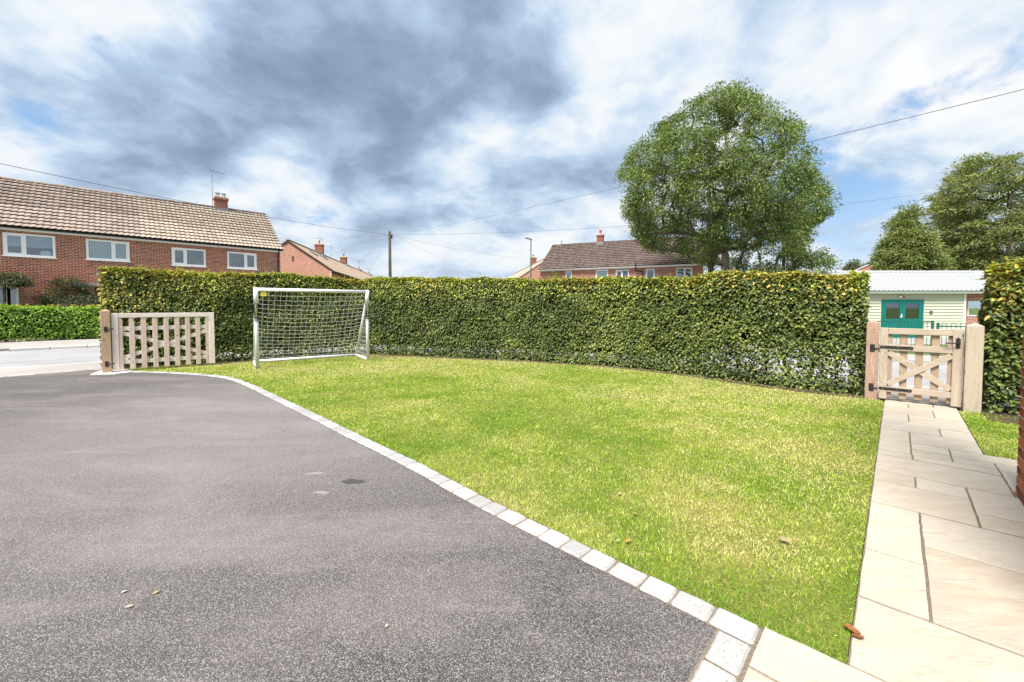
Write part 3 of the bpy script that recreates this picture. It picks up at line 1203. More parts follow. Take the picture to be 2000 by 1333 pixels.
# ------------------------------------------------------------------ grass (nobody could count it)
def grass(name, outline, cand, label, dmin=2.4, hgt=0.020, bounds=None):
    poly = np.array([[float(p[0]), float(p[1])] for p in outline])
    lo, hi = poly.min(0), poly.max(0)
    P = lo + rng.random((cand, 2)) * (hi - lo)
    d = np.linalg.norm(P, axis=1)
    keep = rng.random(cand) < np.minimum(1, (dmin / d) ** 1.25)
    P, d = P[keep], d[keep]
    k = in_poly(P, poly)
    P, d = P[k], d[k]
    n = len(P)
    P3 = np.concatenate([P, np.zeros((n, 1))], 1)
    f = np.maximum(1, (d / dmin)) ** 0.85
    tuft = fbm(P3 * 9, 5, 2)
    h = hgt * (0.55 + 0.9 * rng.random(n)) * (0.7 + 0.6 * tuft)
    eg = np.full(n, 9.0)
    for q in sett_path.p[::2]:
        eg = np.minimum(eg, ((P - q) ** 2).sum(1))
    h = h * (1 + 0.9 * np.exp(-eg / 0.006))
    wd = 0.0030 * f * (0.7 + 0.6 * rng.random(n))
    az = rng.random(n) * 2 * math.pi
    lean = R(12) + R(55) * rng.random(n)
    D = np.stack([np.cos(az) * np.sin(lean), np.sin(az) * np.sin(lean), np.cos(lean)], 1)
    sa = rng.random(n) * 2 * math.pi
    S = np.stack([np.cos(sa), np.sin(sa), np.zeros(n)], 1)
    P3[:, 2] = 0.003
    V = np.stack([P3 - S * wd[:, None] * .5, P3 + S * wd[:, None] * .5, P3 + D * h[:, None]], 1).reshape(-1, 3)
    F = (np.arange(n) * 3)[:, None] + np.array([[0, 1, 2]])
    # colour: lush and dry areas of the lawn
    dry = 0.30 * fbm(P3 * 0.75 + 3, 21, 3) + 0.26 * fbm(P3 * 3.1, 31, 3) + 0.22 * fbm(P3 * 13.0, 37, 2) + 0.22 * rng.random(n)
    hs = np.zeros(n)
    for q in HEDGE_FRONT[::3]:
        hs = np.maximum(hs, np.exp(-((P - q) ** 2).sum(1) / 0.9))
    dry = dry + 0.16 * hs
    for (px, py, rad, wgt) in ((1530, 1090, .30, .16), (1420, 1075, .25, .13), (1180, 1010, .5, -.06), (900, 830, 1.1, -.08), (1150, 820, .9, -.08), (1400, 830, 1.5, .05), (700, 715, 1.6, .13),
                               (1380, 1200, .55, -.14), (1600, 1190, .5, -.13), (800, 880, .6, -.10), (1250, 770, 1.6, .08), (1500, 900, .9, .05)):
        g = ground(px, py)
        dry += wgt * np.exp(-((P - g) ** 2).sum(1) / rad ** 2)
    t = np.clip((dry - 0.37) / 0.30, 0, 1)[:, None]
    green = np.array([0.20, 0.355, 0.030])
    lime = np.array([0.43, 0.56, 0.055])
    straw = np.array([0.72, 0.65, 0.30])
    c = np.where(t < 0.5, green + (lime - green) * t * 2, lime + (straw - lime) * (t - 0.5) * 2)
    pick = rng.random((n, 1))
    c = np.where(pick < 0.06 + 0.14 * t, straw, c)
    c = np.where(pick > 0.88, green * 0.6, c)
    c = c * (0.52 + 1.05 * rng.random((n, 1)))
    me = np_mesh(name, V, F, colr=c)
    o = link_mesh(name, me, 'grass_blade')
    tag(o, label, 'grass', kind='stuff')
    return o


grass('grass', lawn_outline, 3_600_000, 'short mown lawn grass with dry straw patches beside the drive')
grass('grass', lawn2_outline, 260_000, 'small patch of mown grass between path, gate and hedge', 3.0)


# ------------------------------------------------------------------ hedges
def hedge(name, label, cat, path, height, depth, per_m2, leaf, colf, mat='hedge_leaf', gap=None, back=0.35, ends=(True, True), core_in=0.17, core_z=0.5, stem_step=0.45, stem_r=0.02, bulge=0.05, upright=0.0, shoots=14):
    """height(s) -> m ; colf(P, frac_h, rnd) -> rgb ; gap(s, z) -> keep probability"""
    root = empty(name, (float(path.p[0, 0]), float(path.p[0, 1]), 0))
    inv = np.array([root.location.x, root.location.y, 0])
    L = path.L
    hm = float(np.mean([height(s) for s in np.linspace(0, L, 20)]))
    Ps, Ns = [], []

    def surf(n, kind):
        s = rng.random(n) * L
        hh = np.array([height(v) for v in np.linspace(0, L, 60)])
        H = np.interp(s, np.linspace(0, L, 60), hh)
        q, lf = path.pos(s), path.left(s)
        if kind == 'front' or kind == 'back':
            z = rng.random(n) * H
            d = np.zeros(n) if kind == 'front' else np.full(n, depth)
            nr = np.concatenate([lf * (-1 if kind == 'front' else 1), np.zeros((n, 1))], 1)
            # rounded shoulder
            sh = np.clip((z - (H - 0.22)) / 0.22, 0, 1)
            nr[:, 2] = sh * 0.9
            inset = 0.10 * sh ** 2
            d = d + (inset if kind == 'front' else -inset)
        elif kind == 'top':
            d = rng.random(n) * depth
            z = H.copy()
            e = np.minimum(d, depth - d)
            z -= 0.07 * np.clip(1 - e / 0.12, 0, 1) ** 2
            nr = np.tile([0., 0., 1.], (n, 1))
        else:
            s = np.full(n, 0.0 if kind == 'start' else L)
            q, lf = path.pos(s), path.left(s)
            H = np.interp(s, np.linspace(0, L, 60), hh)
            z = rng.random(n) * H
            d = rng.random(n) * depth
            t = path.tan(s)
            sg = -1 if kind == 'start' else 1
            nr = np.concatenate([t * sg, np.zeros((n, 1))], 1)
            e = np.minimum(d, depth - d)
            q = q - t * sg * (0.10 * np.clip(1 - e / 0.15, 0, 1) ** 2 + 0.12 * np.clip((z - H + .25) / .25, 0, 1) ** 2)[:, None]
        P = np.concatenate([q + lf * d[:, None], z[:, None]], 1)
        nr = unit(nr)
        b = (fbm(P * 2.2, 3, 3) - 0.5) * 2 * bulge * 1.6
        dep = np.abs(rng.normal(0, 0.055, n))
        P = P + nr * (b - dep)[:, None]
        keep = np.ones(n, bool) if gap is None else rng.random(n) < gap(s, P[:, 2], H, d)
        keep &= P[:, 2] > 0.03
        # small holes
        hole = fbm(P * 5.5, 41, 2)
        keep &= rng.random(n) < np.clip((hole - 0.20) / 0.13, 0.10, 1)
        Ps.append(np.concatenate([P, (P[:, 2] / np.maximum(H, .1))[:, None], s[:, None]], 1)[keep])
        Ns.append(nr[keep])
    fa = L * hm
    surf(int(fa * per_m2), 'front')
    surf(int(L * depth * per_m2 * 1.15), 'top')
    surf(int(fa * per_m2 * back), 'back')
    if ends[0]:
        surf(int(depth * hm * per_m2), 'start')
    if ends[1]:
        surf(int(depth * hm * per_m2), 'end')
    A = np.concatenate(Ps)
    Nr = np.concatenate(Ns)
    P, fh, ss = A[:, :3], A[:, 3], A[:, 4]
    n = len(P)
    rnd = rng.normal(0, 1, (n, 3))
    # leaves lie like shingles: growth outwards and down, faces up and out
    Nn = unit(Nr * 0.75 + np.array([0, 0, 0.75]) + rnd * 0.42)
    r2 = rng.normal(0, 1, (n, 3))
    Dg = Nr * 0.45 + np.array([0, 0, -0.35 + upright]) + r2 * 0.75
    Dg = Dg - Nn * (Dg * Nn).sum(1, keepdims=True)
    ln = leaf[0] * (0.5 + 1.0 * rng.random(n) ** 1.3)
    wd = leaf[1] * (0.7 + 0.6 * rng.random(n))
    c = colf(P, fh, rng.random((n, 1)), ss)
    if shoots:
        ns_ = int(L * shoots)
        sx = rng.random(ns_) * L
        hh = np.interp(sx, np.linspace(0, L, 60), np.array([height(v) for v in np.linspace(0, L, 60)]))
        q = path.pos(sx) + path.left(sx) * (rng.random((ns_, 1)) * depth)
        per_ = 9
        k_ = np.tile(np.arange(per_), ns_)
        sl = np.repeat(0.03 + 0.13 * rng.random(ns_) ** 2.2, per_)
        ln_ = np.repeat(rng.normal(0, .25, (ns_, 2)), per_, 0)
        t_ = (k_ + .5) / per_
        b0 = np.concatenate([np.repeat(q, per_, 0) + ln_ * (sl * t_)[:, None], (np.repeat(hh, per_) - .03 + sl * t_)[:, None]], 1)
        a_ = k_ * 2.4 + np.repeat(rng.random(ns_) * 6, per_)
        d0 = np.stack([np.cos(a_), np.sin(a_), np.full(len(a_), .55)], 1)
        n0 = np.stack([-np.cos(a_) * .5, -np.sin(a_) * .5, np.ones(len(a_))], 1)
        P = np.concatenate([P, b0])
        Dg = np.concatenate([Dg, d0])
        Nn = np.concatenate([Nn, unit(n0)])
        ln = np.concatenate([ln, leaf[0] * (.5 + .5 * rng.random(len(a_)))])
        wd = np.concatenate([wd, leaf[1] * (.5 + .4 * rng.random(len(a_)))])
        c = np.concatenate([c, np.array([0.50, 0.49, 0.09]) * (.6 + .6 * rng.random((len(a_), 1)))])
    me = leaves_mesh('foliage', P - inv, Dg, Nn, ln, wd, c)
    o = link_mesh('foliage', me, mat, root)
    o['kind'] = 'stuff'
    # near-black core against see-through; the hedge's inner shade is put into its colour
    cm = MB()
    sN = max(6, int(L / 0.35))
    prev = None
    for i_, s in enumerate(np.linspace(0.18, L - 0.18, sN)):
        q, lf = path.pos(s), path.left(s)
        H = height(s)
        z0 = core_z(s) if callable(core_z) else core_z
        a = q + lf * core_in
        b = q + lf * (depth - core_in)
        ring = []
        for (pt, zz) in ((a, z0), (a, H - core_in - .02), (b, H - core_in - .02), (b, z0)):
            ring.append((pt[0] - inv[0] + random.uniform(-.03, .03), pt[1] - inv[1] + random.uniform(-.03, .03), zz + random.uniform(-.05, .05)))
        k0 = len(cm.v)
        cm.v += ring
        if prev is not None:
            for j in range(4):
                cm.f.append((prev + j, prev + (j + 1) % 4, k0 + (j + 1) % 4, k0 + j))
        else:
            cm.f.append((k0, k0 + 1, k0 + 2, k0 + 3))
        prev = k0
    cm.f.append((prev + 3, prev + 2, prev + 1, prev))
    cm.build('dark_core', 'hedge_core', root)
    # stems
    s = 0.15
    while s < L - 0.1:
        q, lf = path.pos(s), path.left(s)
        d = depth * random.uniform(0.35, 0.6)
        x, y = (q + lf * d) - inv[:2]
        H = height(s)
        j = lambda v: random.uniform(-v, v)
        rr = stem_r * random.uniform(0.7, 1.5)
        m = MB().tube([(x, y, -0.02), (x + j(.03), y + j(.03), 0.25), (x + j(.06), y + j(.06), 0.6), (x + j(.1), y + j(.1), min(1.1, H * .7))], [rr * 1.2, rr, rr * .85, rr * .5], 6)
        for _ in range(3):
            z = random.uniform(0.15, 0.6)
            a = random.uniform(0, 6.28)
            ll = random.uniform(.15, .35)
            m.tube([(x, y, z), (x + math.cos(a) * ll * .6, y + math.sin(a) * ll * .6, z + ll * .5), (x + math.cos(a) * ll, y + math.sin(a) * ll, z + ll)], [rr * .4, rr * .3, rr * .15], 4)
        m.build('stem', 'hedge_bark', root, True)
        s += stem_step * random.uniform(0.75, 1.25)
    tag(root, label, cat)
    return root


hs_x = [0, 2.2, 6.3, 7.5, 11, 13.5, 15.7, 18]
hs_h = [2.33, 2.33, 2.30, 2.28, 2.16, 2.13, 2.06, 2.0]


def main_h(s):
    return float(np.interp(s / hedge_path.L * 18, hs_x, hs_h)) + 0.025 * math.sin(s * 2.1) + 0.02 * math.sin(s * 5.3 + 1)


def main_col(P, fh, rnd, s):
    n = len(P)
    dark = np.array([0.058, 0.088, 0.022])
    mid = np.array([0.170, 0.222, 0.048])
    lite = np.array([0.37, 0.41, 0.115])
    yel = np.array([0.56, 0.54, 0.090])
    org = np.array([0.56, 0.44, 0.10])
    big_ = fbm(P * 0.9, 77, 3)
    sm = fbm(P * 4.0, 71, 2)
    t = np.clip(rnd[:, 0] * 0.75 + (sm - 0.5) * 0.7 + (big_ - 0.5) * 0.8, 0, 1)[:, None]
    c = np.where(t < .6, dark + (mid - dark) * t / .6, mid + (lite - mid) * (t - .6) / .4)
    # yellowed young growth at the crown of the hedge and at its open end by the drive
    y = np.clip((fh - 0.72) / 0.28, 0, 1) * (0.45 + 1.0 * (big_ - 0.3))
    y = np.maximum(y, np.clip((fh - 0.93) / 0.06, 0, 1) * 0.80)
    y = np.maximum(y, 0.62 * np.clip(1 - s / 1.5, 0, 1) * np.clip((fh - .12) / .5, 0, 1))
    y = y + 0.12 * np.clip((big_ - 0.60) / 0.12, 0, 1) * np.clip((fh - .3) / .4, 0, 1)
    pk = rng.random(n)
    m = (pk < y * 0.85)[:, None]
    tint = (fbm(P * 1.3 + 9, 91, 2) > 0.56)[:, None] & (rng.random((n, 1)) < 0.7)
    lim_ = np.array([0.38, 0.45, 0.085])
    pk2 = rng.random((n, 1))
    c = np.where(m, np.where(tint, org, np.where(pk2 < .45, lim_, yel)) * (0.65 + 0.6 * rng.random((n, 1))), c)
    c = np.where((rng.random((n, 1)) < 0.008), org * 0.8, c)
    return c * (0.8 + 0.4 * rng.random((n, 1)))


def main_gap(s, z, H, d):
    u = s / hedge_path.L
    # thin foot: bare low down, more so at the end by the small gate
    g = np.clip((z - 0.06) / 0.22, 0.0, 1)
    endz = np.clip((u - 0.83) / 0.10, 0, 1)
    thin = 1 - endz * 0.66 * np.exp(-((z - 0.36) / 0.26) ** 2)
    mid = 1 - 0.25 * np.exp(-((z - 0.20) / 0.08) ** 2) * np.clip((0.66 - u) / 0.1, 0, 1)
    return (0.55 + 0.45 * g) * thin * mid


def main_core(s):
    u = s / hedge_path.L
    return 0.26 + 0.60 * np.clip((u - 0.82) / 0.08, 0, 1)


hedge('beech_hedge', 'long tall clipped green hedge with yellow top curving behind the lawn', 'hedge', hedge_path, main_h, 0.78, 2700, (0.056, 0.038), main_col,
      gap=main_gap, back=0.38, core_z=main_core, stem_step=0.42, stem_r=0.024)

rh = Path(np.array([ab(1.02, 6.30), ab(1.5, 6.30), ab(2.3, 6.22), ab(3.6, 6.15)]))


def right_col(P, fh, rnd, s):
    c = main_col(P, np.clip(fh + 0.02, 0, 1), rnd, s + 3)
    w_ = np.clip((fh - .45) / .5, 0, 1)
    c = np.where(rng.random((len(P), 1)) < (w_ * .45)[:, None], np.array([0.36, 0.28, 0.06]) * (.6 + .6 * rng.random((len(P), 1))), c)
    return c


hedge('beech_hedge', 'tall hedge with orange-yellow top at the edge of the picture beside the small gate', 'hedge', rh, lambda s: 1.97 + 0.03 * math.sin(s * 4), 0.8, 2500, (0.068, 0.046), right_col,
      gap=lambda s, z, H, d: np.clip((z - 0.05) / 0.25, 0.25, 1), back=0.35, core_z=0.35, stem_step=0.5)

lp = Path(np.array([sn(-30, 26.35), sn(-15, 26.35), sn(-4, 26.35), sn(3.5, 26.35)]))


def low_col(P, fh, rnd, s):
    n = len(P)
    dark = np.array([0.10, 0.22, 0.025])
    lite = np.array([0.36, 0.58, 0.075])
    t = np.clip(rnd[:, 0] * .8 + (fbm(P * 2.2, 13, 2) - .5) * .9 + np.clip((fh - .75) * 1.6, 0, .6), 0, 1)[:, None]
    c = dark + (lite - dark) * t
    c = np.where(rng.random((n, 1)) < .05, np.array([.33, .40, .08]), c)
    return c


hedge('privet_hedge', 'low bright green clipped hedge across the street', 'hedge', lp, lambda s: 1.44 + 0.02 * math.sin(s * 1.7), 0.8, 620, (0.085, 0.055), low_col, mat='privet_leaf', back=0.3, core_z=0.12,
      stem_step=1.1, bulge=0.07, gap=lambda s, z, H, d: np.clip((z + .05) / .2, 0.4, 1))


# ------------------------------------------------------------------ gates and posts
def gate_post(label, center, xdir, w, h, mat, hinges, apex=0.045):
    root = empty('gate_post', (center[0], center[1], 0), xdir)
    tag(root, label, 'gate post')
    m = MB().box((-w / 2, -w / 2, -0.05), (w / 2, w / 2, h), 0.006)
    m.build('shaft', mat, root)
    c = MB()
    e = w / 2 - 0.002
    b = [(-e, -e, h + .001), (e, -e, h + .001), (e, e, h + .001), (-e, e, h + .001)]
    t = (0, 0, h + apex)
    for i_ in range(4):
        c.poly([b[i_], b[(i_ + 1) % 4], t])
    c.build('cap', mat, root)
    for z in hinges:
        hp = MB().box((-0.028, -w / 2 - 0.006, z - 0.06), (0.03, -w / 2 - 0.0005, z + 0.06), 0.003)
        hp.build('hinge_plate', 'black_iron', root)
        pin = MB().tube([(0.02, -w / 2 - 0.012, z), (w / 2 + 0.03, -w / 2 - 0.018, z)], 0.008, 8)
        pin.build('hinge_pin', 'black_iron', root)
        for sx in (-0.016, 0.018):
            for dz in (-0.045, 0.045):
                MB().tube([(sx, -w / 2 - 0.0055, z + dz), (sx, -w / 2 - 0.009, z + dz)], 0.005, 8).build('screw', 'steel', root)
    return root


# wide gate of the drive, folded back against the hedge
GD = np.array([0.762, 0.646])
G0 = np.array([-8.71, 8.90])
c = G0 - GD * 0.088
gate_post('thick timber gate post with pyramid cap at the mouth of the drive', c, GD, 0.15, 1.34, 'post_timber', (0.95, 0.20))
dg = empty('driveway_gate', (G0[0], G0[1], 0), GD)
tag(dg, 'pale weathered timber picket gate with cross brace, folded back against the hedge by the drive', 'gate')
LG, zb, zt = 1.81, 0.048, 1.295
for x0 in (0.0, LG - 0.105):
    MB().box((x0, -0.036, zb), (x0 + 0.105, 0.036, zt), 0.005).build('stile', 'pale_timber_z', dg)
MB().box((0.106, -0.034, zt - 0.10), (LG - 0.106, 0.034, zt - 0.002), 0.005).build('top_rail', 'pale_timber_x', dg)
for z in (0.955, 0.215):
    MB().box((0.106, 0.002, z - 0.045), (LG - 0.106, 0.033, z + 0.045), 0.004).build('rail', 'pale_timber_x', dg)
za, zc_ = 0.26, 0.91
MB().bar((0.12, 0.014, zc_ - .04), (LG - 0.12, 0.014, za + .03), 0.022, 0.085, (0, 0, 1), 0.003).build('brace', 'pale_timber_x', dg)
MB().bar((0.12, 0.0, za + .03), (LG - 0.12, 0.0, zc_ - .04), 0.004, 0.085, (0, 0, 1), 0.0).build('brace', 'pale_timber_x', dg)
for i_ in range(9):
    x = 0.128 + i_ * (LG - 0.256) / 8
    pk = MB().box((x - 0.046, -0.026, zb + 0.004 + random.uniform(0, .006)), (x + 0.046, -0.004, zt - 0.102), 0.004)
    pk.build('picket', 'picket_timber_z', dg)
    for z in (0.955, 0.215):
        MB().tube([(x, -0.0255, z), (x, -0.028, z)], 0.006, 7).build('nail', 'black_iron', dg)
for z in (0.95, 0.20):
    MB().box((0.0, -0.045, z - 0.012), (0.03, -0.0365, z + 0.012), 0.002).build('hinge_eye', 'black_iron', dg)

# small gate at the end of the path
gate_post('reddish brown timber hinge post between the long hedge and the small gate', ab(-0.155, 6.36), W2, 0.145, 1.19, 'red_post_timber', (0.80, 0.195))
gate_post('broad pale timber latch post of the small gate beside the short hedge', ab(0.885, 6.30), W2, 0.165, 1.17, 'tan_timber_z', ())
pg = empty('garden_gate', tuple(ab(-0.068, 6.34)) + (0,), W2)
tag(pg, 'small tan timber garden gate with crossed braces and black strap hinges at the path end', 'gate')
LP = 0.862
for x0 in (0.0, LP - 0.105):
    MB().box((x0, -0.034, 0.035), (x0 + 0.09 + (0.015 if x0 else 0), 0.034, 1.115), 0.005).build('stile', 'tan_timber_z', pg)
MB().box((0.091, -0.032, 1.022), (LP - 0.106, 0.032, 1.112), 0.005).build('top_rail', 'tan_timber_x', pg)
MB().box((0.091, -0.032, 0.775), (LP - 0.106, 0.004, 0.865), 0.004).build('rail', 'tan_timber_x', pg)
MB().box((0.091, -0.032, 0.145), (LP - 0.106, 0.004, 0.230), 0.004).build('rail', 'tan_timber_x', pg)
MB().bar((0.095, -0.010, 0.745), (LP - 0.11, -0.010, 0.262), 0.022, 0.078, (0, 0, 1), 0.003).build('brace', 'tan_timber_x', pg)
MB().bar((0.095, -0.028, 0.262), (LP - 0.11, -0.028, 0.745), 0.014, 0.078, (0, 0, 1), 0.003).build('brace', 'tan_timber_x', pg)
for i_ in range(5):
    x = 0.10 + i_ * (LP - 0.205) / 4
    MB().box((x - 0.041, 0.006, 0.06 + random.uniform(-.006, .006)), (x + 0.041, 0.030, 1.020), 0.004).build('picket', 'brown_timber_z', pg)
for z in (0.825, 0.195):
    st = MB().box((0.004, -0.043, z - 0.020), (0.345, -0.0325, z + 0.020), 0.003)
    st.lathe((0.345, -0.0385, z), [(0.021, -0.0045), (0.021, 0.0045)], 12)
    # turn the rounded end upright
    k0 = len(st.v) - 24
    for q in range(k0, len(st.v)):
        x, y, zz = st.v[q]
        st.v[q] = (x, -0.0385 + (zz - z), z + (y + 0.0385))
    st.build('strap_hinge', 'black_iron', pg)
    for x in (0.045, 0.20, 0.335):
        MB().tube([(x, -0.0425, z), (x, -0.0475, z)], 0.007, 8).build('bolt', 'steel', pg)
lt = MB()
zl, xl = 0.925, LP - 0.055
out_l = [(0, .085), (.012, .066), (.028, .064), (.018, .048), (.024, .028), (.024, -.028), (.018, -.048), (.028, -.064), (.012, -.066), (0, -.085)]
ring = [(x, z) for x, z in out_l] + [(-x, z) for x, z in out_l[-2:0:-1]]
for y in (-0.041, -0.035):
    lt.poly([(xl + x, y, zl + z) for x, z in (ring if y == -0.035 else ring[::-1])])
nr_ = len(ring)
for q in range(nr_):
    lt.f.append((q, (q + 1) % nr_, nr_ + nr_ - 1 - (q + 1) % nr_, nr_ + nr_ - 1 - q))
lt.build('latch_plate', 'black_iron', pg)
MB().tube([(xl, -0.042, zl), (xl, -0.075, zl), (xl - 0.02, -0.085, zl), (xl - 0.11, -0.08, zl), (xl - .125, -.078, zl - .008)], 0.009, 8).build('latch_handle', 'black_iron', pg, True)


# ------------------------------------------------------------------ football goal
gd = np.array([0.818, 0.575])
goal = empty('football_goal', (-5.88, 9.42, 0), gd)
tag(goal, 'white plastic football goal with net standing on the lawn in front of the hedge', 'goal')
GW, GH, GDp, gr = 2.50, 1.83, 1.22, 0.042
for x in (0, GW):
    MB().tube([(x, 0, 0.0), (x, 0, GH + gr * .6)], gr, 14).build('post', 'white_plastic', goal, True)
    MB().tube([(x, 0.03, gr), (x, GDp, gr)], gr * .9, 12).build('ground_bar', 'white_plastic', goal, True)
    MB().tube([(x, 0.03, GH - 0.18), (x, GDp - 0.02, gr)], gr * .75, 12).build('stay', 'white_plastic', goal, True)
    MB().tube([(x, 0, GH - 0.32), (x, 0, GH + gr + .004)], gr + 0.008, 14).build('corner_sleeve', 'white_plastic', goal, True)
MB().tube([(-.01, 0, GH), (GW + .01, 0, GH)], gr, 14).build('crossbar', 'white_plastic', goal, True)
MB().tube([(0, GDp, gr), (GW, GDp, gr)], gr * .9, 12).build('back_bar', 'white_plastic', goal, True)


def glyph(ch, size):
    cu = bpy.data.curves.new('glyph', 'FONT')
    cu.body = ch
    cu.size = size
    cu.align_x = 'CENTER'
    cu.extrude = 0.0012
    cu.resolution_u = 3
    ob = bpy.data.objects.new('glyph', cu)
    col.objects.link(ob)
    dg_ = bpy.context.evaluated_depsgraph_get()
    me = bpy.data.meshes.new_from_object(ob.evaluated_get(dg_))
    bpy.data.objects.remove(ob)
    bpy.data.curves.remove(cu)
    return me


for x in (0, GW):
    band = MB().tube([(x, 0, 1.16), (x, 0, 1.51)], gr + 0.003, 18)
    bo = band.build('printed_sleeve', 'black_print', goal, True)
    tag(bo, 'black printed sleeve with lime letters')
    for i_, ch in enumerate('FORZA'):
        me = glyph(ch, 0.094)
        for v in me.vertices:                     # wrap the letter round the tube
            a = v.co.x * 0.80 / (gr + .004)
            rr = gr + 0.0045 + v.co.z
            v.co = (x + math.sin(a) * rr, -math.cos(a) * rr, 1.445 - i_ * 0.062 + v.co.y * 0.80)
        me.materials.clear()
        o = link_mesh('lettering', me, 'lime_print', bo)
    for (z0, z1) in ((1.115, 1.150), (1.095, 1.103), (1.075, 1.083)):
        MB().tube([(x, 0, z0), (x, 0, z1)], gr + 0.002, 16).build('stripe', 'black_print', goal, True)
MB().box((0.09, -0.012, GH - 0.15), (0.21, -0.008, GH - 0.055), 0.0).build('sticker', 'yellow_print', goal)

net = MB()


def netpt(u, v):
    x = 0.02 + u * (GW - .04)
    y = 0.02 + v * (GDp - .03)
    z = GH - .03 + v * (gr + .02 - GH)
    sag = math.sin(math.pi * u) ** .7 * math.sin(math.pi * min(1, v * 1.02)) if 0 < u < 1 and 0 < v < 1 else 0
    return (x, y + 0.16 * sag - .0, z - 0.10 * sag)


nu, nv = 20, 18
nr2 = 0.0023
for j in range(1, nv):
    net.tube([netpt(i_ / nu, j / nv) for i_ in range(nu + 1)], nr2, 4, False)
for i_ in range(1, nu):
    net.tube([netpt(i_ / nu, j / nv) for j in range(nv + 1)], nr2, 4, False)
for x in (0.0, GW):                                # side panels
    for j in range(1, 15):
        z = gr + j * 0.118
        yb = GDp * max(0.0, 1 - z / (GH - .12))
        if yb > 0.05:
            net.tube([(x, 0.03, z), (x, yb * .5, z - .012), (x, yb, z)], nr2, 4, False)
    for j in range(1, 10):
        y = j * 0.118
        z1 = (GH - .16) * (1 - y / GDp)
        if z1 > 0.1:
            net.tube([(x, y, gr), (x, y, z1)], nr2, 4, False)
net.build('net', 'net_cord', goal)


# ------------------------------------------------------------------ houses
def tile_mb(w=0.30, ln=0.37, nx=6, amp=0.028):
    """one interlocking pantile: roll across, thick lower edge"""
    m = MB()
    xs = np.linspace(-w / 2, w / 2, nx + 1)
    prof = [amp * (0.5 + 0.5 * math.cos(2 * math.pi * (x / w - 0.22))) for x in xs]
    for (y, lift) in ((0.0, 0.068), (ln, 0.004)):
        for x, z in zip(xs, prof):
            m.v.append((x, y, z + lift))
    for x, z in zip(xs, prof):
        m.v.append((x, 0.001, z + 0.054))
    n = nx + 1
    for i_ in range(nx):
        m.f.append((i_, i_ + 1, n + i_ + 1, n + i_))
        m.f.append((2 * n + i_, 2 * n + i_ + 1, i_ + 1, i_))
    return m


def window(root, x0, x1, z0, z1, mull=(0.5,), fill=None, opener=None, sill=True):
    fw = 0.085
    m = MB()
    m.box((x0, -0.022, z0), (x0 + fw, 0.06, z1), 0.004).box((x1 - fw, -0.022, z0), (x1, 0.06, z1), 0.004)
    m.box((x0 + fw, -0.021, z0), (x1 - fw, 0.06, z0 + fw), 0.004).box((x0 + fw, -0.021, z1 - fw), (x1 - fw, 0.06, z1), 0.004)
    edges = [x0 + fw]
    for q in mull:
        xm = x0 + (x1 - x0) * q
        m.box((xm - fw * .6, -0.020, z0 + fw), (xm + fw * .6, 0.06, z1 - fw), 0.004)
        edges += [xm - fw * .6, xm + fw * .6]
    edges.append(x1 - fw)
    wo = m.build('window', 'white_upvc', root)
    for i_ in range(0, len(edges), 2):
        a, b = edges[i_], edges[i_ + 1]
        za_, zb_ = z0 + fw, z1 - fw
        if opener is not None and i_ // 2 in opener:      # an inner casement frame
            cf = MB()
            t = 0.05
            cf.box((a, -0.030, za_), (a + t, 0.03, zb_), .004).box((b - t, -0.030, za_), (b, 0.03, zb_), .004)
            cf.box((a + t, -0.029, za_), (b - t, 0.03, za_ + t), .004).box((a + t, -0.029, zb_ - t), (b - t, 0.03, zb_), .004)
            cf.build('casement', 'white_upvc', wo)
            a, b, za_, zb_ = a + t, b - t, za_ + t, zb_ - t
        MB().box((a, 0.012, za_), (b, 0.018, zb_)).build('pane', 'window_glass', wo)
    if sill:
        MB().box((x0 - 0.05, -0.075, z0 - 0.045), (x1 + 0.05, 0.0, z0 - 0.003), 0.006).build('sill', 'white_upvc', wo)
    if fill == 'vertical':
        MB().box((x0 + .05, 0.13, z0 + .04), (x1 - .05, 0.14, z1 - .03)).build('blind', 'vertical_blind', wo)
    elif fill == 'roller':
        MB().box((x0 + .05, 0.13, z0 + (z1 - z0) * .45), (x1 - .05, 0.14, z1 - .03)).box((x0 + .05, 0.12, z0 + (z1 - z0) * .42), (x1 - .05, 0.145, z0 + (z1 - z0) * .45)).build('blind', 'roller_blind', wo)
    elif fill == 'white':
        MB().box((x0 + .05, 0.10, z0 + .03), (x1 - .05, 0.11, z1 - .03)).build('blind', 'curtain', wo)
    elif fill == 'side':
        wv = []
        for k in range(5):
            MBx = x0 + .08 + k * .07
            wv.append(MBx)
        cm = MB()
        for k, xx in enumerate(wv):
            cm.tube([(xx, 0.16, z0 + .02), (xx, 0.16, z1 - .02)], 0.04, 6)
        cm.build('curtain', 'curtain', wo, True)
    return wo


def aerial(root, x, y, z0, z1, turn=0.0):
    m = MB().tube([(x, y, z0), (x, y, z1)], 0.018, 6)
    c, s = math.cos(turn), math.sin(turn)
    m.tube([(x - .1 * c, y - .1 * s, z1), (x + .75 * c, y + .75 * s, z1)], 0.014, 5)
    for k in range(6):
        t = -.05 + k * .15
        m.tube([(x + t * c - .2 * s, y + t * s + .2 * c, z1 + .02), (x + t * c + .2 * s, y + t * s - .2 * c, z1 + .02)], 0.009, 4)
    for sg in (-1, 1):
        m.tube([(x - .05 * c, y - .05 * s, z1), (x - .22 * c, y - .22 * s, z1 + sg * .3)], 0.010, 4)
    return m.build('aerial', 'lead_grey', root)


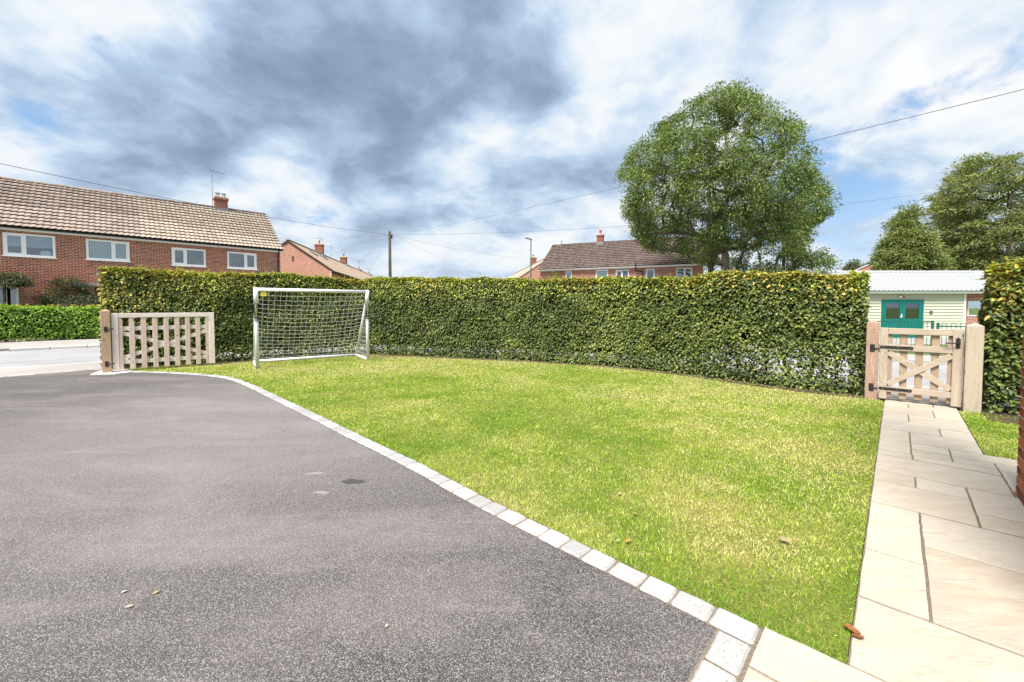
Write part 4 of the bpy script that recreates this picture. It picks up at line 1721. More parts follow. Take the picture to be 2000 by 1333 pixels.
def chimney(root, x, y, w, d, zb_, zt_, pots=2, mat=('chimney_brick', 'chimney_brick'), cowl=False, ratio=1.0):
    st = MB().box((x - w / 2, y - d / 2, zb_), (x + w / 2, y + d / 2, zt_ - .12), 0.0)
    ch = st.build('chimney', mat[0], root)
    MB().box((x - w / 2 - .05, y - d / 2 - .05, zt_ - .24), (x + w / 2 + .05, y + d / 2 + .05, zt_ - .1), 0.01).build('corbel', mat[0], ch)
    MB().box((x - w / 2 - .02, y - d / 2 - .02, zt_ - .1), (x + w / 2 + .02, y + d / 2 + .02, zt_), 0.02).build('flaunching', 'cement', ch)
    MB().box((x - w / 2 - .06, y - d / 2 - .10, zb_), (x + w / 2 + .06, y + d / 2 + .06, zb_ + .42), 0.01).build('flashing', 'lead_grey', ch)
    for k in range(pots):
        px_ = x + (k - (pots - 1) / 2) * w / max(pots, 1) * .95
        if cowl:
            MB().lathe((px_, y, zt_), [(.10, 0), (.10, .08), (.085, .08), (.085, .085)], 12).build('pot', 'lead_grey', ch)
            cw = MB().lathe((px_, y, zt_ + .20), [(.15, 0), (.15, .025), (.02, .06)], 12)
            for a in range(4):
                an = a * math.pi / 2 + .4
                cw.tube([(px_ + .085 * math.cos(an), y + .085 * math.sin(an), zt_ + .07), (px_ + .10 * math.cos(an), y + .10 * math.sin(an), zt_ + .21)], .012, 4)
            cw.build('cowl', 'lead_grey', ch)
        else:
            MB().lathe((px_, y, zt_), [(.13, 0), (.11, .12), (.105, .34), (.13, .36), (.13, .42), (.09, .42)], 12).build('pot', 'terracotta', ch, True)
    return ch


def house(name, label, origin, xdir, L, depth, eaves, ridge, tiles, wins=(), front='brick_wall_x', side='brick_wall_y', bricks=False, single_tiles=0, split=None, over=0.35, verge=0.10,
          base=-0.25, gutter='black_plastic', rake='white_paint', openings=(), tile_kind=(0.21, 0.33), back_tiles=False, tile_nx=6, vis=None):
    root = empty(name, (origin[0], origin[1], 0), xdir)
    tag(root, label, 'house')
    slope = (ridge - eaves) / (depth / 2 + over)
    wall_top = eaves + over * slope
    holes = [(w_['x0'], w_['x1'], w_['z0'], w_['z1']) for w_ in wins] + list(openings)
    xs = sorted({0.0, L, *[h[0] for h in holes], *[h[1] for h in holes]})
    zs = sorted({base, wall_top, *[h[2] for h in holes], *[h[3] for h in holes]})
    xs = [x for x in xs if 0 <= x <= L]
    fm = MB()
    for i_ in range(len(xs) - 1):
        for j in range(len(zs) - 1):
            cx, cz = (xs[i_] + xs[i_ + 1]) / 2, (zs[j] + zs[j + 1]) / 2
            if any(h[0] < cx < h[1] and h[2] < cz < h[3] for h in holes):
                continue
            fm.box((xs[i_], 0.0, zs[j]), (xs[i_ + 1], 0.24, zs[j + 1]))
    fw_ = fm.build('wall', 'mortar' if bricks else front, root)
    for x0 in (0.0, L - 0.22):
        g = MB()
        prof = [(0.2405, base), (depth, base), (depth, wall_top), (depth / 2, ridge - .02), (0.2405, wall_top + .2405 * slope)]
        a = [(x0, y, z) for y, z in prof]
        b = [(x0 + 0.22, y, z) for y, z in prof]
        n = len(prof)
        g.poly(a[::-1]).poly(b)
        for q in range(n):
            g.poly([a[q], a[(q + 1) % n], b[(q + 1) % n], b[q]])
        g.build('gable_wall', side, root)
    MB().box((0.2205, depth - .22, base), (L - .2205, depth - .001, wall_top)).build('wall', front, root)
    # roof slabs
    rl = math.hypot(depth / 2 + over, ridge - eaves)
    up = Vector((0, (depth / 2 + over) / rl, (ridge - eaves) / rl))
    nm = Vector((0, -up.z, up.y))
    x0, x1 = -verge, L + verge
    fs = MB()
    for sgn in (1, -1):
        def P(x, t, h):
            v = Vector((x, -over, eaves)) + up * t + nm * h
            return (v.x, v.y if sgn > 0 else depth - v.y, v.z)
        q = [P(x0, 0, 0), P(x1, 0, 0), P(x1, rl, 0), P(x0, rl, 0), P(x0, 0, -.06), P(x1, 0, -.06), P(x1, rl, -.06), P(x0, rl, -.06)]
        for f in ((0, 1, 2, 3), (7, 6, 5, 4), (0, 4, 5, 1), (1, 5, 6, 2), (3, 7, 4, 0)):
            fs.poly([q[k] for k in (f if sgn > 0 else f[::-1])])
    ro = fs.build('roof', 'roof_felt' if tile_nx > 3 else tiles[0], root)
    tw, tg = tile_kind
    tm = tile_mb(tw + 0.012, tg + 0.05, tile_nx)
    groups = {}
    for sgn in () if tile_nx <= 3 else ((1, -1) if back_tiles else (1,)):
        nrow = int(rl / tg)
        gg = rl / nrow
        ncol = int((x1 - x0) / tw)
        wwd = (x1 - x0) / ncol
        for r_ in range(nrow):
            for c_ in range(ncol):
                xx = x0 + (c_ + .5) * wwd
                v = Vector((xx + random.uniform(-.004, .004), -over, eaves)) + up * (r_ * gg - .03) + nm * (0.002 + random.uniform(-.003, .004))
                ti = 0 if split is None or xx < split else 1
                bx = Matrix(((1, 0, 0, v.x), (0, up.y, nm.y, v.y), (0, up.z, nm.z, v.z), (0, 0, 0, 1)))
                if sgn < 0:
                    bx = Matrix(((-1, 0, 0, v.x), (0, -up.y, -nm.y, depth - v.y), (0, up.z, nm.z, v.z), (0, 0, 0, 1)))
                groups.setdefault((ti), []).append(bx)
    done = 0
    for ti, ml in groups.items():
        lim = single_tiles // len(groups)
        pieces('roof_tile', tm, ml, tiles[ti], root, lim, ok=vis)
    # ridge tiles
    k = x0 + .01
    rt = MB()
    prof = [(0.15 * math.cos(a), 0.11 * math.sin(a)) for a in np.linspace(0, math.pi, 7)]
    for x_, sc_ in ((0.0, 1.0), (0.44, 0.97)):
        rt.v += [(x_, -c_ * sc_, s_ * sc_) for c_, s_ in prof]
    for q in range(6):
        rt.f.append((q, q + 1, 7 + q + 1, 7 + q))
    rt.f.append(tuple(range(7))[::-1])
    rt.f.append(tuple(range(7, 14)))
    rms = {}
    while k < x1 - .2:
        ti = 0 if split is None or k < split else 1
        rms.setdefault(ti, []).append(Matrix.Translation((k, depth / 2, ridge - 0.005 + random.uniform(-.006, .006))))
        k += 0.45
    for ti, ml in rms.items():
        pieces('ridge_tile', rt, ml, tiles[ti] if split is None or ti == 0 else 'tile_brown', root, 120)
    # eaves: fascia, gutter, verge boards
    MB().box((x0 + .02, -over + .02, eaves - .17), (x1 - .02, -over + .045, eaves - .012), 0.003).build('fascia', rake, root)
    MB().box((x0 + .02, -over + .046, eaves - .16), (x1 - .02, -0.002, eaves - .145)).build('soffit', rake, root)
    gt = MB()
    for x_ in (x0 + .03, x1 - .03):
        gt.v += [(x_, -over - .045 + .058 * math.cos(a), eaves - .035 + .058 * math.sin(a)) for a in np.linspace(math.pi, 2 * math.pi, 7)]
    for q in range(6):
        gt.f.append((q, q + 1, 7 + q + 1, 7 + q))
    gt.build('gutter', gutter, root)
    for xg in (x0, x1 - .03):
        vb = MB()
        a = Vector((xg + .015, -over, eaves)) - nm * .075
        b = a + up * rl
        vb.bar(a, b, .03, .15, nm)
        c_ = Vector((a.x, depth - a.y, a.z))
        d_ = Vector((b.x, depth - b.y, b.z))
        vb.bar(c_, d_, .03, .15, Vector((0, -nm.y, nm.z)))
        vb.build('bargeboard', rake, root)
    for w_ in wins:
        window(root, w_['x0'], w_['x1'], w_['z0'], w_['z1'], w_.get('mull', (.5,)), w_.get('fill'), w_.get('opener'), w_.get('sill', True))
    return root, dict(slope=slope, wall_top=wall_top, up=up, nm=nm, rl=rl, holes=holes)


def on_front(px, py, origin, xdir):
    """where the sight line of a pixel meets a house's front plane: local x and height"""
    d = pix_ray(px, py)
    xd = np.array(xdir)
    nn = np.array([-xd[1], xd[0]])
    k = (np.array(origin) @ nn) / (d[:2] @ nn)
    p = d[:2] * k
    return float((p - np.array(origin)) @ xd), float(CAM_H + d[2] * k)


def win_px(x0p, y0p, x1p, y1p, origin, xdir, **kw):
    xa, za_ = on_front(x0p, y0p, origin, xdir)
    xb, zb_ = on_front(x1p, y1p, origin, xdir)
    return dict(x0=xa, x1=xb, z0=zb_, z1=za_, **kw)


# --- brick semi across the street
AO = sn(-8.0, 29.4)
AX = S2
winA = [win_px(4.5, 453.5, 109, 504.5, AO, AX, mull=(0.40,), fill='roller', opener=(0,)),
        win_px(167.4, 466.5, 253.8, 511.5, AO, AX, mull=(0.60,), fill='vertical', opener=(1,)),
        win_px(335, 483.5, 402, 521.5, AO, AX, mull=(0.40,), fill=None, opener=(0,)),
        win_px(443.5, 491.5, 501.6, 527, AO, AX, mull=(0.60,), fill=None, opener=(1,))]
for w_ in winA:
    w_['z1'] = min(w_['z1'], 5.02)
xg, zg1 = on_front(36, 560, AO, AX)
xg0, _ = on_front(-45, 560, AO, AX)
winA.append(dict(x0=xg0, x1=xg, z0=0.85, z1=zg1, mull=(0.33, 0.66), fill='side', sill=True))
A, infoA = house('brick_house', 'red brick semi-detached house with tan and pinkish pantile roof across the street', AO, AX, 15.64, 7.0, 5.08, 7.90, ('tile_pink', 'tile_tan'), wins=winA, bricks=True,
                 single_tiles=300, split=8.92, over=0.30, vis=lambda u, v: v < 500)
# bricks of its front
bw, bh, pb = 0.225, 0.075, 0.0
brick = MB().box((-0.1020, -0.006, -0.0275), (0.1020, 0.02, 0.0275), 0.0)
brick.f = [f for k, f in enumerate(brick.f) if k != 4]         # the bedded face is never seen
full, cutb = [], []
row = 0
z = 0.05
while z < infoA['wall_top'] - .04:
    x = 0.1125 - (bw / 2 if row % 2 else 0)
    while x < 15.64:
        a, b = max(x - .1075, 0.002), min(x + .1075, 15.638)
        segs = [(a, b)]
        for h in infoA['holes']:
            if h[2] - .03 < z < h[3] + .03:
                ns = []
                for s0, s1 in segs:
                    if s1 <= h[0] or s0 >= h[1]:
                        ns.append((s0, s1))
                    else:
                        if s0 < h[0] - .03:
                            ns.append((s0, h[0]))
                        if s1 > h[1] + .03:
                            ns.append((h[1], s1))
                segs = ns
        for s0, s1 in segs:
            Mx = Matrix.Translation(((s0 + s1) / 2, random.uniform(-.0025, .0015), z + random.uniform(-.0015, .0015)))
            if s1 - s0 > 0.2145:
                full.append(Mx)
            elif s1 - s0 > .02:
                cutb.append(Mx @ Matrix.Diagonal(((s1 - s0) / .215, 1, 1, 1)))
        x += bw
    z += bh
    row += 1
pieces('brick', brick, full, 'brick', A, 300, ok=lambda u, v: v < 590 and (u < 165 or v < 505))
jm = join_copies('cut_brick_field', brick.v, brick.f, [np.array(m) for m in cutb])
o = link_mesh('cut_brick_field', jm, 'brick', A)
o['kind'] = 'stuff'
chA = chimney(A, 13.1, 3.5, 0.68, 0.50, 7.45, 8.66, 2, cowl=True)
aerial(A, 12.62, 3.3, 7.75, 10.2, 0.2)
rv = MB().lathe((3.46, 3.1, 7.62), [(.16, 0), (.16, .16), (.14, .22), (.02, .26)], 14)
rv.build('roof_vent', 'white_paint', A, True)
MB().tube([(15.50, -.34, 5.0), (15.50, -.10, 4.75), (15.50, -.06, 4.6), (15.50, -.06, 0.0)], .036, 8).build('drainpipe', 'black_plastic', A, True)
# porch canopy and shadowed pier beside it
xp, zp = on_front(182, 557, AO, AX)
pc = MB().box((xp - .75, -0.75, zp - .10), (xp + .55, -.012, zp + .06), .01).build('porch_canopy', 'lead_grey', A)
MB().box((xp - .3, -.62, -.2), (xp + .05, -.02, zp - .102)).build('porch_pier', 'brick_wall_x', A)
MB().box((xp - 1.75, -.030, 0.0), (xp - .95, -.0095, 2.05), .004).build('door', 'brown_boards_entry_shade', A)  # dark panel in place of the shadowed entry, shade put into its colour
# a white round mirror and a small pot on the sill inside the first window
wz = winA[0]
mi = MB().lathe((0, 0, 0), [(.005, -.012), (.16, -.012), (.17, 0), (.16, .012), (.005, .012)], 20)
ob = mi.build('table_mirror', 'white_plastic', None, True)
lx, lz = wz['x0'] + (wz['x1'] - wz['x0']) * .80, wz['z0'] + .20
pw = np.array(AO) + AX * lx + N2 * 0.10
ob.matrix_basis = Matrix.Translation((pw[0], pw[1], lz)) @ Matrix.Rotation(math.atan2(AX[1], AX[0]), 4, 'Z') @ Matrix.Rotation(R(82), 4, 'X') @ Matrix.Diagonal((1.15, .85, 1, 1))
tag(ob, 'white oval mirror standing inside the window nearest the left edge', 'mirror')

# --- house with dark roof behind the long hedge, partly under the big tree
EX = np.array([0.912, -0.410])
EX = EX / np.linalg.norm(EX)
EO = np.array([2.75, 40.0])
winE = [win_px(1105, 530.5, 1117, 548, EO, EX, mull=(), fill='white'),
        win_px(1164, 528, 1187.5, 552, EO, EX, mull=(), fill='white'),
        win_px(1202.6, 528, 1228, 549, EO, EX, mull=(.5,), opener=(0,)),
        win_px(1262, 526, 1278.5, 549, EO, EX, mull=()),
        win_px(1321, 524, 1352, 549, EO, EX, mull=(.5,), fill='side', opener=(1,))]
for w_ in winE:
    w_['z1'] = min(w_['z1'], 4.92)
    w_['z0'] = w_['z1'] - 1.1
E_, infoE = house('brick_house', 'red brick house with dark brown tiled roof partly hidden by the big tree', EO, EX, 14.4, 8.0, 5.02, 7.93, ('tile_brown',), wins=winE, over=0.35, tile_nx=5, gutter='white_upvc')
xc, _ = on_front(1172.5, 470, EO + np.array([-EX[1], EX[0]]) * 4, EX)
chimney(E_, xc, 4.0, .62, .5, 7.5, 8.75, 1)
xs_, _ = on_front(1245, 515, EO, EX)
MB().tube([(xs_ - .1, -.42, 5.55), (xs_ - .1, -.42, 4.72), (xs_ - .05, -.30, 4.6), (xs_ + .38, -.08, 4.55), (xs_ + .45, -.07, 4.4), (xs_ + .45, -.07, 0.0)], .055, 8).build('soil_pipe', 'black_plastic', E_, True)
MB().tube([(1.0, 3.6, 7.5), (1.0, 3.6, 8.35)], .05, 8).build('vent_pipe', 'lead_grey', E_)

# --- row of houses beyond the brick semi, gable towards the drive
BX = np.array([-0.16, 0.987])
BO = np.array([-17.9, 40.8])
B_, infoB = house('terraced_house', 'orange brick terrace with bare gable and long sloping roof beyond the brick semi', BO, BX, 44.0, 8.0, 5.0, 7.96, ('tile_far',), front='pale_brick_x', side='pale_brick_y', tile_nx=3, over=.3, rake='brown_boards_entry_shade')


def along_ridge(px, O_, X_, dep):
    yv = np.array([-X_[1], X_[0]])
    return on_front(px, 500, O_ + yv * dep / 2, X_)[0]


for px, w_, zt_ in ((624, .75, 9.1), (671, .75, 9.0)):
    chimney(B_, along_ridge(px, BO, BX, 8), 4.0, .62, .9, 7.4, zt_, 1)
aerial(B_, along_ridge(633, BO, BX, 8), 4.2, 7.6, 10.0, 2.6)
aerial(B_, along_ridge(650, BO, BX, 8), 4.2, 7.6, 9.6, 2.6)
aerial(B_, along_ridge(676, BO, BX, 8), 4.2, 7.6, 10.2, 2.6)
for xx in (4.0, 7.5):
    v = Vector((xx, -.3, 5.0)) + infoB['up'] * 3.4 + infoB['nm'] * .10
    sk = MB().bar(v, v + infoB['up'] * 1.0, .8, .08, infoB['nm'], .01)
    sk.build('roof_window', 'lead_grey', B_)
MB().box((-.03, 3.5, 5.9), (.0 - .004, 3.62, 6.4)).build('air_brick', 'black_plastic', B_)

C_, _ = house('terraced_house', 'far brown house with two chimneys just above the hedge beside the telegraph pole', np.array([-24.5, 75.0]), BX, 9.0, 7.0, 5.0, 7.2, ('tile_far',), front='pale_brick_x', side='pale_brick_y', tile_nx=3)
chimney(C_, 1.2, 3.5, .6, .9, 6.9, 8.4, 1)
chimney(C_, 6.2, 2.6, .6, .8, 6.6, 7.9, 1)
aerial(C_, 1.8, 3.5, 7.0, 9.9, 2.6)
aerial(C_, 6.8, 2.8, 6.7, 9.0, 2.6)

DX = np.array([0.153, -0.988])
DO = np.array([0.55, 53.4]) - DX * 30
D_, _ = house('brick_house', 'brick house end with grey-brown roof beside the street lamp', DO, DX, 30.0, 8.0, 5.0, 7.85, ('tile_far',), front='pale_brick_x', side='pale_brick_y', tile_nx=3)
chimney(D_, along_ridge(1041.5, DO, DX, 8), 4.0, .6, .9, 7.3, 8.95, 1)
aerial(D_, along_ridge(1037, DO, DX, 8), 4.0, 7.5, 10.3, 3.4)

FX = -np.array([0.64, 0.768])
F_, _ = house('brick_house', 'orange brick gable with white verge behind the pale green hut', np.array([41.6, 50.0]) - FX * 12.0, FX, 12.0, 9.0, 5.75, 8.2, ('tile_brown',), front='pale_brick_x', side='pale_brick_y', tile_nx=3)
# --- the near house corner at the right edge: bricks laid one by one
nw = empty('house_wall', tuple(ab(0.80, 2.82)) + (0,), tuple(-U2))
tag(nw, 'red brick house corner at the right edge of the path', 'wall')
MB().box((0.012, 0.012, -0.1), (2.4, 0.30, 4.8)).build('wall_core', 'mortar', nw)
full, hd = [], []
for r_ in range(64):
    z = 0.04 + r_ * 0.075
    x = (0.1125 if r_ % 2 else 0.0565) 
    if r_ % 2 == 0:
        hd.append(Matrix.Translation((0.0515, 0.0, z)) @ Matrix.Diagonal((0.103 / .215, 1, 1, 1)))
        x = 0.103 + .01 + .1075
    else:
        x = .1075
    while x < 2.35:
        full.append(Matrix.Translation((x, random.uniform(-.002, .002), z)))
        x += .225
nb = MB().box((-0.1065, 0.007, -0.0315), (0.1065, 0.0125, 0.0315), 0.002)
pieces('brick', nb, full, 'brick', nw, 300)
jm = join_copies('closer_brick', nb.v, nb.f, [np.array(m) for m in hd])
o = link_mesh('closer_brick', jm, 'brick', nw)
o['kind'] = 'stuff'
ends = []
eb = MB().box((0.0, -0.0, -0.0325), (0.0125, 0.215, 0.0325), 0.003)
for r_ in range(64):
    z = 0.04 + r_ * 0.075
    ends.append(Matrix.Translation((-0.001, 0.016 if r_ % 2 == 0 else 0.10, z)))
jm = join_copies('end_brick', eb.v, eb.f, [np.array(m) for m in ends])
o = link_mesh('end_brick', jm, 'brick', nw)
o['kind'] = 'stuff'

# ------------------------------------------------------------------ the pale green hut
SO = np.array([16.6, 21.0])
hut = empty('timber_hut', (SO[0], SO[1], 0), (1, 0))
tag(hut, 'pale green timber hut with white ribbed metal roof and teal double doors', 'hut')
HL, HD_, he, hr, hb = 6.62, 4.7, 2.25, 3.44, -0.16
HR = 9.9                                   # the roof runs on over a brick end bay
dx0, dz0 = on_front(1723, 586, SO, (1, 0))
dx1, dz1 = on_front(1800.5, 661, SO, (1, 0))
wall_top = he + .06
MB().box((dx1 + .003, .03, hb), (HL, .15, wall_top)).box((0, .03, hb), (dx0 - .003, .15, wall_top)).box((dx0 - .003, .031, dz0 + .003), (dx1 + .003, .15, wall_top)).build('wall', 'siding_paint', hut)
z = hb
while z < wall_top - .02:
    zt_ = min(z + .165, wall_top)
    for (a, b) in ((0.06, dx0 - .06), (dx1 + .06, HL - .08)):
        spans = [(a, b)]
        if z > dz0 + .05:
            spans = [(0.06, HL - .08)] if a < .1 else []
        for s0, s1 in spans:
            pl = MB()
            v = [(s0, -.014, z), (s1, -.014, z), (s1, .024, zt_), (s0, .024, zt_), (s0, .03, z), (s1, .03, z), (s1, .03, zt_), (s0, .03, zt_)]
            for f in ((0, 1, 2, 3), (4, 7, 6, 5), (0, 4, 5, 1), (3, 2, 6, 7), (0, 3, 7, 4), (1, 5, 6, 2)):
                pl.poly([v[k] for k in f])
            pl.build('cladding_board', 'siding_paint', hut)
    z += .148
MB().box((HL - .078, -.02, hb), (HL + .02, .03, wall_top)).build('corner_board', 'white_paint', hut)
MB().box((-.02, -.02, hb), (.058, .03, wall_top)).build('corner_board', 'white_paint', hut)
for x0 in (0.0, HL - .12):
    g = MB()
    prof = [(.151, hb), (HD_, hb), (HD_, he), (HD_ / 2, hr - .12), (.151, he + .03)]
    a = [(x0, y, z) for y, z in prof]
    b = [(x0 + .12, y, z) for y, z in prof]
    g.poly(a[::-1]).poly(b)
    for q in range(5):
        g.poly([a[q], a[(q + 1) % 5], b[(q + 1) % 5], b[q]])
    g.build('gable_wall', 'siding_paint', hut)
MB().box((.121, HD_ - .12, hb), (HL - .121, HD_, he)).build('wall', 'siding_paint', hut)
MB().box((-.25, -.27, he - .14), (HR + .28, -.24, he - .005)).build('fascia', 'sage_fascia', hut)
MB().box((-.25, -.239, he - .13), (HR + .28, -.021, he - .115)).build('soffit', 'sage_fascia', hut)
ov = .30
rl = math.hypot(HD_ / 2 + ov, hr - he)
up = Vector((0, (HD_ / 2 + ov) / rl, (hr - he) / rl))
nm = Vector((0, -up.z, up.y))
sh = MB()
pw_ = 0.245
pr = [(-.1225, .0), (-.024, .0), (-.016, .045), (.016, .045), (.024, .0), (.1225, .0)]
for y in (0.0, rl):
    sh.v += [(x, y, zz) for x, zz in pr]
for y in (0.0, rl):
    sh.v += [(x, y, zz - .006) for x, zz in pr]
for q in range(5):
    sh.f.append((q, q + 1, 6 + q + 1, 6 + q))
    sh.f.append((12 + q + 1, 12 + q, 18 + q, 18 + q + 1))
    sh.f.append((q + 1, q, 12 + q, 12 + q + 1))
ml = []
k = -.28
while k < HR + .30:
    for sgn in (1, -1):
        v = Vector((k, -ov, he)) + nm * .01
        if sgn > 0:
            ml.append(Matrix(((1, 0, 0, v.x), (0, up.y, nm.y, v.y), (0, up.z, nm.z, v.z), (0, 0, 0, 1))))
        else:
            ml.append(Matrix(((-1, 0, 0, v.x), (0, -up.y, -nm.y, HD_ - v.y), (0, up.z, nm.z, v.z), (0, 0, 0, 1))))
    k += pw_
pieces('roof_sheet', sh, ml, 'white_sheet_metal', hut)
rc = MB()
for sgn in (1, -1):
    a = Vector((-.4, HD_ / 2 - sgn * .0, hr + .045))
    q = [(-.4, HD_ / 2, hr + .055), (HR + .42, HD_ / 2, hr + .055), (HR + .42, HD_ / 2 - sgn * .17, hr - .035), (-.4, HD_ / 2 - sgn * .17, hr - .035)]
    rc.poly(q if sgn < 0 else q[::-1])
rc.build('ridge_cap', 'white_sheet_metal', hut)
sc = MB()
for k in range(40):
    for t in (.35, 1.1, 1.85, 2.5):
        v = Vector((-.28 + (k + .5) * pw_, -ov, he)) + nm * .012 + up * t
        sc.tube([v, v + nm * .012], .012, 5)
sc.build('roof_screw', 'lead_grey', hut)
MB().box((HL + .021, .35, hb), (HL + .5, .6, wall_top)).box((HL + 1.5, .35, hb), (HR, .6, wall_top)).box((HL + .5, .35, hb), (HL + 1.5, .6, .95)).box((HL + .5, .35, 1.75), (HL + 1.5, .6, wall_top)).build('brick_bay', 'brick_wall_x', hut)
wb = MB().box((HL + .5, .33, .95), (HL + .56, .42, 1.75)).box((HL + 1.44, .33, .95), (HL + 1.5, .42, 1.75)).box((HL + .56, .331, 1.69), (HL + 1.44, .42, 1.75)).box((HL + .56, .331, .95), (HL + 1.44, .42, 1.01)).box((HL + .56, .331, 1.42), (HL + 1.44, .42, 1.47)).build('window', 'white_upvc', hut)
MB().box((HL + .56, .37, 1.01), (HL + 1.44, .38, 1.42)).build('pane', 'window_glass', wb)
MB().box((HL + .56, .37, 1.47), (HL + 1.44, .38, 1.69)).build('pane', 'window_glass', wb)
# double doors
dr = MB().box((dx0, -.03, dz1 + .002), (dx0 + .06, .05, dz0)).box((dx1 - .06, -.03, dz1 + .002), (dx1, .05, dz0)).box((dx0 + .06, -.029, dz0 - .06), (dx1 - .06, .05, dz0))
dr.build('door_frame', 'teal_paint', hut)
xm = (dx0 + dx1) / 2
for (a, b) in ((dx0 + .063, xm - .003), (xm + .003, dx1 - .063)):
    zt_, zb_ = dz0 - .063, dz1 + .01
    gz = zb_ + (zt_ - zb_) * .52
    st = .14
    d_ = MB().box((a, -.02, zb_), (a + st, .03, zt_), .003).box((b - st, -.02, zb_), (b, .03, zt_), .003)
    d_.box((a + st, -.019, zt_ - st * .8), (b - st, .03, zt_), .003).box((a + st, -.019, gz - .15), (b - st, .03, gz), .003).box((a + st, -.019, zb_), (b - st, .03, zb_ + .2), .003)
    d_.box((a + st, -.005, zb_ + .2), (b - st, .02, gz - .15))
    do = d_.build('door', 'teal_paint', hut)
    MB().box((a + st, .0, gz), (b - st, .008, zt_ - st * .8)).build('pane', 'window_glass', do)
hn = MB().box((xm - .08, -.035, 1.43 - .86 + .3), (xm - .03, -.0205, 1.43 - .86 + .5), .003)
hn.tube([(xm - .055, -.03, .92), (xm - .055, -.07, .92), (xm - .19, -.07, .92)], .011, 6)
hn.build('door_handle', 'white_paint', hut)
MB().box((dx0 + .06, .6, hb), (dx1 - .06, .62, dz0)).build('dark_backing', 'dark_interior', hut)  # dark sheet behind the panes, the unlit inside painted as its colour
lx, lz = on_front(1759, 580, SO, (1, 0))
bl = MB().box((lx - .14, -.09, lz - .045), (lx + .06, -.006, lz + .045), .02).build('bulkhead_lamp', 'white_paint', hut)
MB().box((lx + .062, -.08, lz - .06), (lx + .15, -.006, lz + .04), .015).build('lamp_sensor', 'black_plastic', hut)
lx, lz = on_front(1817.5, 610, SO, (1, 0))
MB().box((lx - .07, -.06, lz - .07), (lx + .07, -.006, lz + .07), .01).box((lx - .05, -.075, lz - .05), (lx + .05, -.06, lz + .05), .01).build('outdoor_socket', 'lamp_grey', hut)
MB().box((dx0 - .2, -.9, hb - .02), (dx1 + .3, -.035, dz1), .01).build('door_step', 'concrete', hut)
sheet('hut_apron', [(15.2, 17.2), (25, 17.2), (25, 20.9), (15.2, 20.9)], -0.15, 'pavement_asphalt')

# ------------------------------------------------------------------ green railings by the hut
rb = 16.75


def railing(name, label, a0, a1, ztop, bow):
    o0 = ab(a0, rb)
    root = empty(name, (o0[0], o0[1], -0.16), W2)
    tag(root, label, 'railing')
    L_ = a1 - a0
    H_ = ztop + .16
    for x in (0.0, L_):
        MB().box((x - .035, -.035, 0), (x + .035, .035, H_ + (.0 if bow else .02)), .006).build('post', 'green_paint', root)
    MB().box((.036, -.006, H_ - .13 if bow else H_ - .05), (L_ - .036, .006, H_ - .09 if bow else H_ - .015)).build('top_rail', 'green_paint', root)
    MB().box((.036, -.006, .10), (L_ - .036, .006, .14)).build('bottom_rail', 'green_paint', root)
    if not bow:
        MB().box((.036, -.006, H_ - .33), (L_ - .036, .006, H_ - .30)).build('middle_rail', 'green_paint', root)
    x = .09
    if bow:
        while x < L_ - .12:
            r_ = .052
            arch = [(x + r_ - r_ * math.cos(t), 0, H_ - .05 + r_ * math.sin(t)) for t in np.linspace(0, math.pi, 9)]
            MB().tube([(x, 0, .08)] + arch + [(x + 2 * r_, 0, .08)], .0075, 6).build('hoop', 'green_paint', root, True)
            x += .104 + .095
    else:
        while x < L_ - .06:
            MB().tube([(x, 0, .08), (x, 0, H_ - .03)], .0075, 6).build('bar', 'green_paint', root)
            x += .09
    return root


railing('railing', 'flat-topped green metal railing in front of the teal doors', -1.6, 0.95, 0.975, False)
railing('railing', 'bow-topped green metal railing beside the two thick green posts', 1.07, 3.6, 0.93, True)


